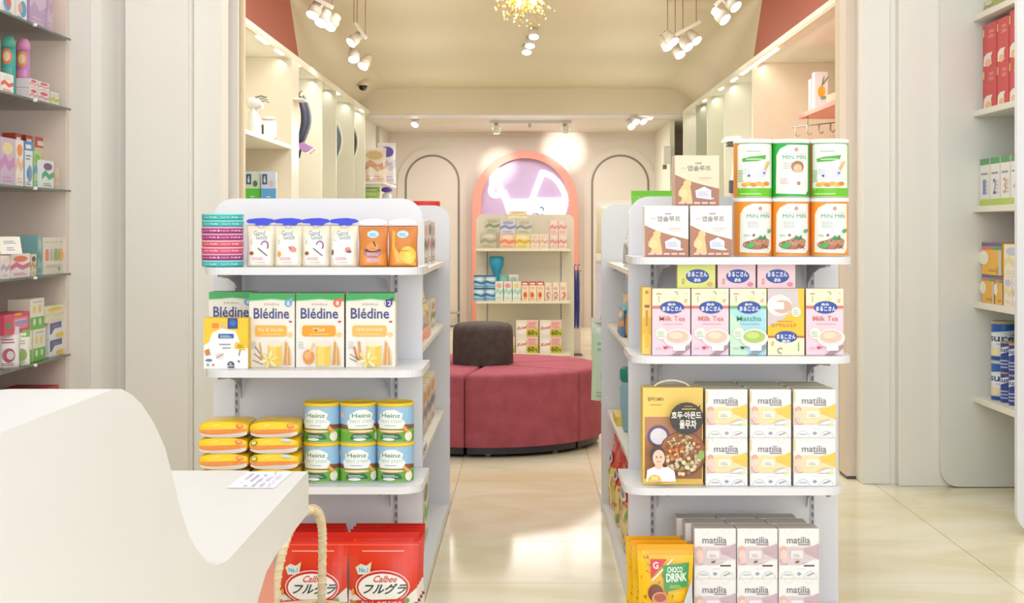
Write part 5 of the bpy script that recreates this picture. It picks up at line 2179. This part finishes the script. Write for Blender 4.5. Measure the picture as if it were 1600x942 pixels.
t = empty('glass_cabinet', 'built-in display cabinet with glass shelves at the far left', 'cabinet', (-2.11, 5.2, 0))
cbox(t, 'back_panel', -2.64, -2.58, 4.4, 6.795, 0, 3.1, noise_mat('dusty_pink_back', 'd8a392', 'dcaa99', 1.5, .5))
cbox(t, 'end_panel', -2.58, -2.16, 6.765, 6.795, 0, 3.1, noise_mat('cabinet_end_pink_bounce', 'ecdcd0', 'eee0d4', 1.5, .45))  # pink cast of bounced light is put into the end panel colour
cbox(t, 'base_panel', -2.579, -2.16, 4.4, 6.764, 0, .29, CAB)
GZ = [2.09, 1.7625, 1.38, .991, .612]
for z in GZ:
    px, py, pz = t.location
    mb = MB()
    mb.box(-2.579 - px, -2.142 - px, 4.4 - py, 6.764 - py, z - .008, z, GL)
    sh = obj('glass_shelf', mb, t)
    mb = MB()
    mb.box(-2.142 - px, -2.138 - px, 4.4 - py, 6.764 - py, z - .0085, z + .0005, GLE)
    obj('glass_edge', mb, sh)
    mb = MB()
    mb.lathe([(.010, 0), (.010, .012)], 'f4f4f2', 12, M=Matrix.Translation((-2.134 - px, F * -2.13 / (56 - 822) - py, z - .012)))
    obj('shelf_clip', mb, sh)

XG = -2.175


def gi(lab, p0, p1, h, z, body, art, d=.10, X=XG, name='product_box', grp=None, top=None):
    return side_item(name, lab, 'box', grp, X, p0, p1, h, z, d, body, art, 1, top)


# shelf A
z = GZ[0]
gi('white and light blue box at the left edge of the top glass shelf', 2, 23, .19, z, 'e8eef2', (art_generic, 'f0e8e4', 'e05a50', '4aa8d8', 51))
gi('white and cyan box beside the lilac box on the top glass shelf', 24, 42, .19, z, 'e8eef2', (art_generic, 'f4eeea', 'e8a8a0', '48a8d4', 52))
gi('large lilac box with grey label on the top glass shelf', 46, 72, .26, z, 'c0a0cc', (art_wave, 'c3a4ce', 'd9c6e0', 'b490c4'))
gi('narrow lilac striped box behind the large lilac box', 73, 82, .26, z, 'd6bcdc', (art_wave, 'd9c2de', 'c8a8d0', 'e8dcec'))
# shelf B
z = GZ[1]


def tall_bottle(lab, px, s, h, c1, c2, lab2, z):
    t = empty('soap_bottle', lab, 'bottle', (PW(px, s), F / s, z))
    mb = MB()
    M = Matrix.Diagonal((1, .7, 1, 1))
    mb.lathe([(.024, 0), (.030, .01), (.031, h * .55), (.030, h * .8)], c2, 20, M=M)
    obj('body', mb, t)
    mb = MB()
    mb.lathe([(.031, h * .8), (.031, h * .9), (.022, h * .98), (.008, h)], c1, 20, M=M)
    obj('cap', mb, t)
    a = Art(.06, h * .8)
    a.ell(.5, .78, .4, .16, lab2)
    a.ell(.5, .78, .26, .10, 'f6dcc0')
    a.rect(.1, .1, .9, .34, lab2)
    a.rect(.1, .42, .9, .56, c1)
    obj('label_print', a.mesh('label_print', lambda x, y, L: ((.0312 + .0003 * L) * math.sin((x - .03) / .031), -.7 * (.0312 + .0003 * L) * math.cos((x - .03) / .031), y + .01), (.008, 0)), t)
    return t


tall_bottle('green-capped bottle with orange picture on the second glass shelf', 13, 362, .27, '5fb4a0', '3fb0a8', 'f0843c', z)
tall_bottle('pink bottle with yellow picture on the second glass shelf', 36, 355, .275, 'e89ac8', 'c98ac0', 'f2a02c', z)
gi('white box with orange stripe in front of the green-capped bottle', 1, 21, .08, z, 'f0eeec', (art_wave, 'f4f0ee', 'ec5a40', 'e8e4e8'), .04, -2.155)
for i, (p0, p1) in enumerate(((46, 59), (60, 77))):
    gi(['small pink and white carton below, left of the pair', 'small pink and white carton with red dot, right of the pair'][i], p0, p1, .055, z, 'f0e4e6', (art_wave, 'f4ecee', 'e8a4ac', 'e0505c'), .06)
    gi(['small pink and white carton on top, left of the pair', 'small pink and white carton on top, right of the pair'][i], p0, p1, .04, z + .056, 'f0e4e6', (art_wave, 'f4ecee', 'e8a4ac', 'e0505c'), .06)
gi('small lime and white carton at the end of the second glass shelf', 79, 92, .065, z, 'e4e8c0', (art_wave, 'f0f0dc', 'c4d23c', 'e8e8d8'), .05)
# shelf C
z = GZ[2]
gi('lilac and grey box with flower print on the third glass shelf', 0, 23, .20, z, 'c8b4cc', (art_wave, 'c9b8d0', 'c88ac4', 'e6d8a0'), .1)
gi('white box with orange dot on the third glass shelf', 24, 37, .20, z, 'f0e4dc', (art_wave, 'f2e8e2', 'e8c0a4', 'f09a4c'))
gi('tall blue and white box on the third glass shelf', 38, 51, .20, z, '3f94d4', (art_generic, 'e8f0f6', '3f8fd8', '8a9ab0', 54), top='3f94d4')
gi('green and blue box on the third glass shelf', 52, 64, .165, z, 'a8cc8c', (art_wave, 'b4d48c', '5a9ad0', '88bc5c'))
gi('white box with green stripe and violet edge on the third glass shelf', 65, 84, .125, z, 'eceae8', (art_wave, 'f0eef0', '3fb080', '6a5a8c'), .06, -2.155)
gi('tall box with lime and red top standing behind, right one', 54, 86, .245, z, 'e4dcc0', (art_generic, 'ece4cc', 'e0503c', 'c8d8a0', 55), .06, -2.27)
gi('dark red topped box standing behind the orange dot box', 24, 34, .245, z, 'b03c2c', (art_generic, 'e0d4c4', 'a8382c', 'c88a6c', 56), .06, -2.27)
gi('dark red topped box standing behind the blue box', 40, 51, .245, z, 'b03c2c', (art_generic, 'e0d4c4', 'b8402c', 'c88a6c', 57), .06, -2.27)
gi('pale peach box at the end of the third glass shelf', 86, 92, .10, z, 'ecd8c0', (art_wave, 'eedcc8', 'e8c8a8', 'e4d4c4'))
# shelf D
z = GZ[3]
gi('cream box with five coloured bottles printed on it', 67, 106, .168, z, 'e6dfd0', (art_bottles,), .10)
gi('tall teal patterned box edge on the fourth glass shelf', 58, 65.5, .175, z, '7fb0b4', (art_wave, '8fbcc0', '5f98a0', 'b4d0d0'))
gi('white box with orange dots at the left edge of the fourth glass shelf', 1, 15, .095, z, 'ece4e0', (art_wave, 'f0e8e6', 'b8b0c8', 'f0d8c8'))
gi('white box with orange balloon print on the fourth glass shelf', 16, 47, .10, z, 'eee8e4', (art_wave, 'f0eaea', 'd86a8c', 'ea7a5c'))
gi('narrow olive box beside the balloon box', 48, 57, .095, z, 'dcd0a8', (art_wave, 'e4dcc0', 'c8a850', '6a5a44'))
gi('yellow lettered box behind, on the fourth glass shelf', 28, 57, .175, z, 'ecd9a0', (art_wave, 'efe0ae', 'f2c41c', 'f0e2b8'), .08, -2.27)
t = empty('price_card', 'white price card leaning on the boxes of the fourth glass shelf', 'card', (PW(18, 372), F / 372, z + .102), .9)
a = Art(.10, .075)
a.rect(0, 0, 1, 1, 'faf6ea')
a.bars(.2, .60, .8, .80, 2, '8a96b8')
a.bars(.3, .2, .7, .45, 2, 'a8b0dc')
pm = MB()
pm.box(-.05, .05, .0, .002, 0, .075, 'faf6ea')
o = obj('card', pm, t, (0, 0, 0), rot=(-.25, 0, 0))
obj('card_print', a.mesh('card_print', lambda x, y, L: (x - .05, -.0004 - .0003 * L, y)), o)
# shelf E
z = GZ[4]
gi('green-based white box pair with gingerbread print', 30, 50, .14, z, 'e6e8d8', (art_green_pair,))
gi('green-based box with two yellow bottles printed', 51, 71, .14, z, 'e8e6d6', (art_green_pair,))
gi('crimson toy-like box lying on the green-based boxes', 6, 46, .085, z + .141, 'd04a64', (art_pinkred,), .10)
gi('cream box with two yellow drops standing on the lower boxes', 47, 69, .135, z + .141, 'e6e0cc', (art_green_pair,))
gi('white and violet box, lower of two stacked at the shelf end', 76, 105, .078, z, 'e8eaf0', (art_purple_corner,))
gi('white and violet box, upper of two stacked at the shelf end', 76, 104, .078, z + .079, 'e8eaf0', (art_purple_corner,))
gi('cream box with yellow stripe on top of the violet boxes', 69.5, 101, .075, z + .158, 'efe6c4', (art_wave, 'f0ead0', 'e8e0c0', 'f2cf3c'))
bag('white_pouch', 'white pouch with red mark at the left end of the lowest glass shelf', 'pouch', None, .09, .17, .05, (PW(13, 368), F / 368, z + .0005), .6, 'ece8e8', (art_generic, 'f0ecec', 'e0d8dc', 'b85a68', 60))
bag('white_pouch', 'white pouch with green mark beside the green-based boxes', 'pouch', None, .08, .15, .04, (PW(24, 366), F / 366 + .06, z + .0005), .6, 'ece8e0', (art_generic, 'f0eee4', '8fbf6c', 'a8b090', 61))
gi('long red glossy box lying on the bottom of the glass cabinet', 8, 92, .185, .291, 'b42c34', (art_wave, 'b83038', 'd8505c', 'e8909c'), .2, -2.165, 'gift_box')

# ================================================================== WHITE CABINET (front right)
t = empty('side_cabinet', 'white open cabinet with rounded panels at the far right', 'cabinet', (1.92, 5.65, 0))
px_, py_, _ = t.location
for y, nm, m in ((6.667, 'end_panel', noise_mat('cab_panel', 'e6e7e0', 'e8e9e2', 1.5, .35)), (5.63, 'front_panel', WHITE)):
    mb = MB()
    mb.prism(rrect(0, .004, .72, 3.1, .085, 8, 'a'), y - py_, y - py_ + .03, m)
    obj(nm, mb, t)
cbox(t, 'back_panel', 2.56, 2.60, 5.66, 6.667, .05, 3.1, noise_mat('cab_back', 'd8d8ca', 'dcdccf', 1.5, .4))
CZ = [2.185, 1.744, 1.303, .862, .426]
for z in CZ:
    cbox(t, 'shelf', 2.07, 2.56, 5.661, 6.666, z - .028, z, 'ece8da', .002)
mb = MB()
mb.lathe([(.028, 0), (.028, .03)], '2c2c2c', 16, M=Matrix.Translation((2.36 - px_, 6.52 - py_, .03)) @ Matrix.Rotation(math.pi / 2, 4, 'Y'))
obj('caster', mb, t)
XC = 2.10


def ri(name, lab, p0, p1, h, z, body, art, d=.10, X=XC, grp=None, top=None):
    return side_item(name, lab, 'box', grp, X, p0, p1, h, z, d, body, art, -1, top)


ri('olive_box', 'small olive box at the top right corner shelf', 1537, 1552, .05, CZ[0], 'b8b878', (art_wave, 'c4c48c', '8f9a4c', 'e0dcc0'))
for r in range(2):
    for c, (p0, p1) in enumerate(((1536, 1557.5), (1558, 1576.5), (1577, 1596))):
        ri('milk_powder_box', 'red milk powder box, %s row, %s' % (['lower', 'upper'][r], ['farthest left', 'middle', 'nearest the post'][c]), p0, p1, .192 if not (r and c == 2) else .205, CZ[1] + r * .1925, 'cf3234', (art_red_box,), grp='red milk powder boxes', top='e0a0a0')
for i, (p0, p1) in enumerate(((1531.5, 1546.5), (1547.5, 1562.5), (1563.5, 1578.5), (1579.5, 1596))):
    ri('stage_box', ['white box with green top marked 1, farthest left', 'white box with green top marked 2', 'white box with green top and red number 3', 'white box with green top marked 4, nearest the post'][i], p0, p1, .215, CZ[2], 'ecebe2', (art_stage, str(i + 1), ['7a8ac0', '4f5aa8', 'e8905c', '5a4f8c'][i]), top='4f9c58')
z = CZ[3]
ri('milk_tin_box', 'golden yellow box with blue band, lower left', 1534, 1554, .128, z, 'f0b41c', (art_yellow_box,))
ri('milk_tin_box', 'golden yellow box with green band, lower right', 1555, 1567, .125, z, 'f0b41c', (art_yellow_box,))
ri('milk_tin_box', 'large golden yellow box on top of the two others', 1534, 1566, .145, z + .1285, 'f0b41c', (art_yellow_box,), top='d8743c')
ri('cream_carton', 'white and cream carton, lower one next to the yellow boxes', 1568.5, 1582, .128, z, 'efe6d0', (art_wave, 'f2ebd8', 'f0dca0', 'c8cadc'))
ri('cream_carton', 'white carton with pink figure near the post', 1582.5, 1595, .128, z, 'efe6e0', (art_wave, 'f2ecea', 'e8b0b4', 'c8cadc'))
ri('cream_carton', 'white and cream carton, upper one near the post', 1568.5, 1594, .14, z + .1285, 'efe6d0', (art_wave, 'f2ebd8', 'f0dca0', 'c8cadc'))
z = CZ[4]
for r in range(2):
    s = 338
    jar_like('nutrition_can', 'large blue and white powder can, %s of the stack' % ['lower', 'upper'][r], 'can', 'large blue cans on the right cabinet shelf', .052, .178, (2.155, 6.50, z + .0005 + r * .179), -.55, 'e4eaf0', 'b8a88c' if r else 'c8ccd4', .012, (art_shake,), printspan=.6)
for r in range(2):
    for c, (p0, p1) in enumerate(((1567, 1579), (1580, 1592))):
        s_ = [344, 352][c]
        jar_like('shake_tin', 'slim violet and blue tin, %s of the %s stack' % (['lower', 'upper'][r], ['left', 'right'][c]), 'can', 'slim violet tins on the right cabinet shelf', .026, .135, (2.13 + .012, F * 2.142 / ((p0 + p1) / 2 - 822), z + .0005 + r * .136), -.6, '4450a0', 'c0a47c', .008, (art_shake_small,), printspan=.6)
jar_like('nutrition_can', 'grey-blue can standing behind the slim violet tins', 'can', None, .05, .165, (2.30, 6.30, z + .18), -.55, '6f94a8', '8aa4b4', .012, None)
ri('grey_riser_box', 'plain grey box carrying the grey-blue can', 1575, 1590, .179, z, '9aa8b0', None, .1, 2.25)

# ================================================================== LIGHT FITTINGS
HEADW = mat('e8e2d4', .35)


def head(parent, px, py, s, aim, dia=.085, ln=.10):
    """spotlight head; (px,py) is the middle of its lens"""
    p = W(px, py, s)
    d = Vector(aim).normalized()
    M = Matrix.Translation(p - parent.location) @ d.to_track_quat('-Z', 'Y').to_matrix().to_4x4()
    r = dia / 2
    mb = MB()
    mb.lathe([(r, 0.001), (r * 1.0, ln * .55), (r * .8, ln * .62), (r * .78, ln), (r * .6, ln * 1.05)], HEADW, 20, M=M)
    mb.tube([tuple(M @ Vector(q)) for q in ((0, 0, ln), (0, 0, ln + .02))], .012, '8f8878', 8)
    h = obj('spotlight_head', mb, parent)
    mb = MB()
    mb.lathe([(r * .93, -.002), (r * .93, .003)], GLOW, 20, M=M)
    obj('glowing_lens', mb, h)
    return p, d


def track(lab, s, heads, rail, cables, hub=None, low=None, dia=.085, power=0, target=None):
    base = W(sum(h[0] for h in heads) / len(heads), sum(h[1] for h in heads) / len(heads), s)
    t = empty('track_light', lab, 'lamp', base)
    for h in heads:
        p, d = head(t, h[0], h[1], s + (h[5] if len(h) > 5 else 0), (h[2], h[3], h[4]), dia)
    if rail:
        a, b = W(rail[0], rail[1], s) - base, W(rail[2], rail[3], s) - base
        d = b - a
        mb = MB()
        nrm = Vector((-d.z, 0, d.x)).normalized() * .012
        q = [(a.x - nrm.x, a.z - nrm.z), (b.x - nrm.x, b.z - nrm.z), (b.x + nrm.x, b.z + nrm.z), (a.x + nrm.x, a.z + nrm.z)]
        mb.prism(q, -.02, .02, 'f2ece0')
        obj('rail', mb, t)
    for cx_, cy_ in cables:
        p = W(cx_, cy_, s) - base
        top = (low if low else hceil(base.y)) - base.z
        mb = MB()
        mb.tube([tuple(p), (p.x, p.y, top)], .0035, 'a08c70', 6)
        obj('cable', mb, t)
    if hub:
        p = W(hub[0], hub[1], s) - base
        mb = MB()
        mb.lathe([(.004, .03), (.012, .022), (.034, .004), (.034, -.002), (.02, -.006)][::-1], '8a7a68', 16, M=Matrix.Translation(p))
        obj('canopy', mb, t)
    if power:
        spot('spotlight_beam', W(heads[0][0], heads[0][1], s) + Vector(target[0]).normalized() * .03, target[1], power, 75, .8)
    return t


track('track light cluster hanging at the near left, under the salmon wall', 250, [(488, 24, -.35, -.5, -.9), (501, 36, -.35, -.6, -.8, -6), (515, 42, -.4, -.6, -.8, -10)], (485, -6, 520, 12), [(487, -4), (519, 10)], power=30, target=((-.3, -.2, -1), (-1.9, 9.2, 1.4)))
track('track light cluster with lit rail, second from the left', 212, [(548, 67, -.6, -.45, -.65), (553, 93, .1, -.6, -.9, -4), (567, 104, -.4, -.6, -.9, -8)], (555, 36, 572, 60), [(553, 34), (558, 38), (571, 58)], power=25, target=((-.3, .1, -1), (-2.0, 11.5, 1.3)))
track('three-headed track light left of centre', 180, [(587, 49, -.1, -.5, -1), (599, 61, -.25, -.5, -1, -5), (602, 71, -.3, -.5, -1, -10)], (585, 22, 603, 46), [(586, 22), (601, 44)])
track('small track light hanging from a hub left of centre', 150, [(621, 149, -.5, -.5, -.8), (628, 159, -.3, -.6, -.9, -3), (632, 167, -.4, -.6, -.8, -6)], (624, 130, 637, 152), [(626, 130), (636, 152)], (637, 21), power=20, target=((-.2, .1, -1), (-1.2, 15.5, 1.2)))
track('three-headed track light below the golden chandelier', 190, [(834, 58, 0, -.5, -1), (828, 72, 0, -.45, -1, -5), (823, 82, 0, -.45, -1, -10)], (822, 34, 836, 34), [(824, 34), (834, 34)], power=25, target=((0, 0, -1), (0, 11.8, 0)))
track('small three-headed track light in the centre of the hall', 150, [(823, 156, 0, -.5, -1), (821, 164, 0, -.45, -1, -3), (827, 170, .1, -.45, -1, -6)], (819, 138, 829, 146), [(822, 138)], (822, 134))
track('track light cluster hanging right of centre below a tilted rail', 210, [(1044, 74, .4, -.5, -.8), (1053, 66, .5, -.5, -.7, 4), (1063, 86, .4, -.6, -.8, -4), (1076, 74, .55, -.5, -.7), (1089, 64, .55, -.5, -.7)], (1050, 58, 1094, 34), [(1043, 70), (1055, 55), (1067, 48), (1088, 37)], power=30, target=((.2, .1, -1), (2.0, 11.2, 1.2)))
track('track light at the near right, under the salmon wall', 250, [(1133, 31, .5, -.4, -.6), (1150, 11, .5, -.4, -.6)], (1118, 8, 1142, -16), [(1120, 4), (1140, -12)], power=30, target=((.3, -.2, -1), (2.0, 8.8, 1.4)))
track('track light with short tilted rail at the far right', 152, [(987, 198, .3, -.6, -.6), (994, 191, .3, -.6, -.7), (1006, 190, .5, -.6, -.7, -3), (1017, 183, .5, -.5, -.7, -3), (1029, 176, .6, -.5, -.6, -3)], (1003, 169, 1022, 155), [(1007, 166), (1023, 154)], (1007, 50), power=20, target=((.2, .1, -1), (1.2, 15.5, 1.2)))
t = track('single spotlight on the low rear ceiling at the left', 146, [(648, 195, -.3, -.6, -.9)], None, [], low=HZ)
mb = MB()
mb.box(-.05, .05, -.04, .04, .055, HZ - t.location.z, 'cfc8b8', .004)
obj('driver_box', mb, t)
# back track with two spots on the arch
sH = 144
base = W(829, 189, sH)
base.z = HZ - .012
t = empty('track_light', 'white ceiling track with two spots in front of the pink arch', 'lamp', base)
mb = MB()
mb.box(PW(765, sH) - base.x, PW(893, sH) - base.x, -.02, .02, -.018, .0115, 'd8d2c8')
obj('rail', mb, t)
p1, d1 = head(t, 776, 207, sH, (.05, .5, -1), .085, .09)
p2, d2 = head(t, 884, 204, sH, (.15, .9, -.6), .085, .09)
mb = MB()
mb.box(-.025, .005, -.01, .01, -.06, -.012, 'b8b0a4')
obj('adapter', mb, t)
spot('spotlight_beam', p1 + Vector((0, .03, -.05)), (-.33, 17.58, 1.95), 120, 17, .9, (1, .92, .82))
spot('spotlight_beam', p2 + Vector((0, .05, -.03)), (.46, 17.58, 2.17), 150, 20, .9, (1, .97, .93))

# chandelier
cc = W(822, -8, 240)
t = empty('chandelier', 'golden starburst chandelier at the top centre', 'chandelier', cc)
mb = MB()
mb.lathe([(.001, -.035), (.028, -.022), (.036, 0), (.028, .022), (.001, .035)], GOLD, 16, caps=False)
mb.tube([(0, 0, .03), (0, 0, hceil(cc.y) - cc.z)], .006, GOLD, 8)
obj('core', mb, t)
rnd = random.Random(11)
rods, cryst = MB(), MB()
CR = mat('f2d98c', .15, 0, 1.0, .35)
for k in range(230):
    u = rnd.uniform(-1, 1)
    a = rnd.uniform(0, 2 * math.pi)
    r = rnd.uniform(.10, .225)
    q = math.sqrt(1 - u * u)
    d = Vector((q * math.cos(a), q * math.sin(a), u))
    rods.tube([tuple(d * .03), tuple(d * r)], .0011, GOLD, 3)
    for f in (1.0, rnd.uniform(.5, .9)):
        c = d * r * f
        e = rnd.uniform(.004, .0085)
        vs = [(c.x + e, c.y, c.z), (c.x - e, c.y, c.z), (c.x, c.y + e, c.z), (c.x, c.y - e, c.z), (c.x, c.y, c.z + e * 1.4), (c.x, c.y, c.z - e * 1.4)]
        cryst.add(vs, [(0, 2, 4), (2, 1, 4), (1, 3, 4), (3, 0, 4), (2, 0, 5), (1, 2, 5), (3, 1, 5), (0, 3, 5)], CR if rnd.random() < .6 else GOLD)
o = obj('rods', rods, t)
o['kind'] = 'stuff'
o = obj('crystals', cryst, t)
o['kind'] = 'stuff'
for i, (dx, dz) in enumerate(((-.045, -.06), (.05, -.05), (0, .06))):
    mb = MB()
    mb.lathe([(.001, -.022), (.014, -.012), (.016, .004), (.008, .02), (.001, .024)], GLOW, 12, caps=False, M=Matrix.Translation((dx, -.03, dz)))
    obj('bulb', mb, t)
bulb('chandelier_glow', (cc.x, cc.y - .05, cc.z - .02), 8, (1, .92, .8), .12)
for gx in (-.95, .95):  # added point lights without fittings, to lift the hall ceiling
    bulb('hall_point_fill', (gx, 10.6, 2.2), 6, (1, .97, .93), .1)
    bulb('hall_point_fill', (gx, 12.3, 1.95), 8, (1, .97, .93), .1)
    bulb('hall_point_fill', (gx, 13.9, 1.9), 8, (1, .97, .93), .1)
# dome camera
cp = W(567, 122, 160)
t = empty('dome_camera', 'black dome security camera on the ceiling at the left', 'camera', (cp.x, cp.y, hceil(cp.y) - .03))
mb = MB()
mb.lathe([(.055, -.055), (.062, -.035), (.062, .03)], 'd8c4a8', 24)
obj('housing', mb, t)
mb = MB()
mb.lathe([(.001, -.105), (.022, -.10), (.038, -.085), (.046, -.055)], mat('2a2220', .15), 20, caps=False)
obj('dome', mb, t)
cp = W(481, 105, 190)
t = empty('dome_camera', 'tiny dark sensor on the left upper wall edge', 'sensor', (-1.74, 11.6, HZ + .05))
mb = MB()
mb.lathe([(.018, 0), (.02, .012), (.012, .028)], '6a4a34', 12)
obj('housing', mb, t)
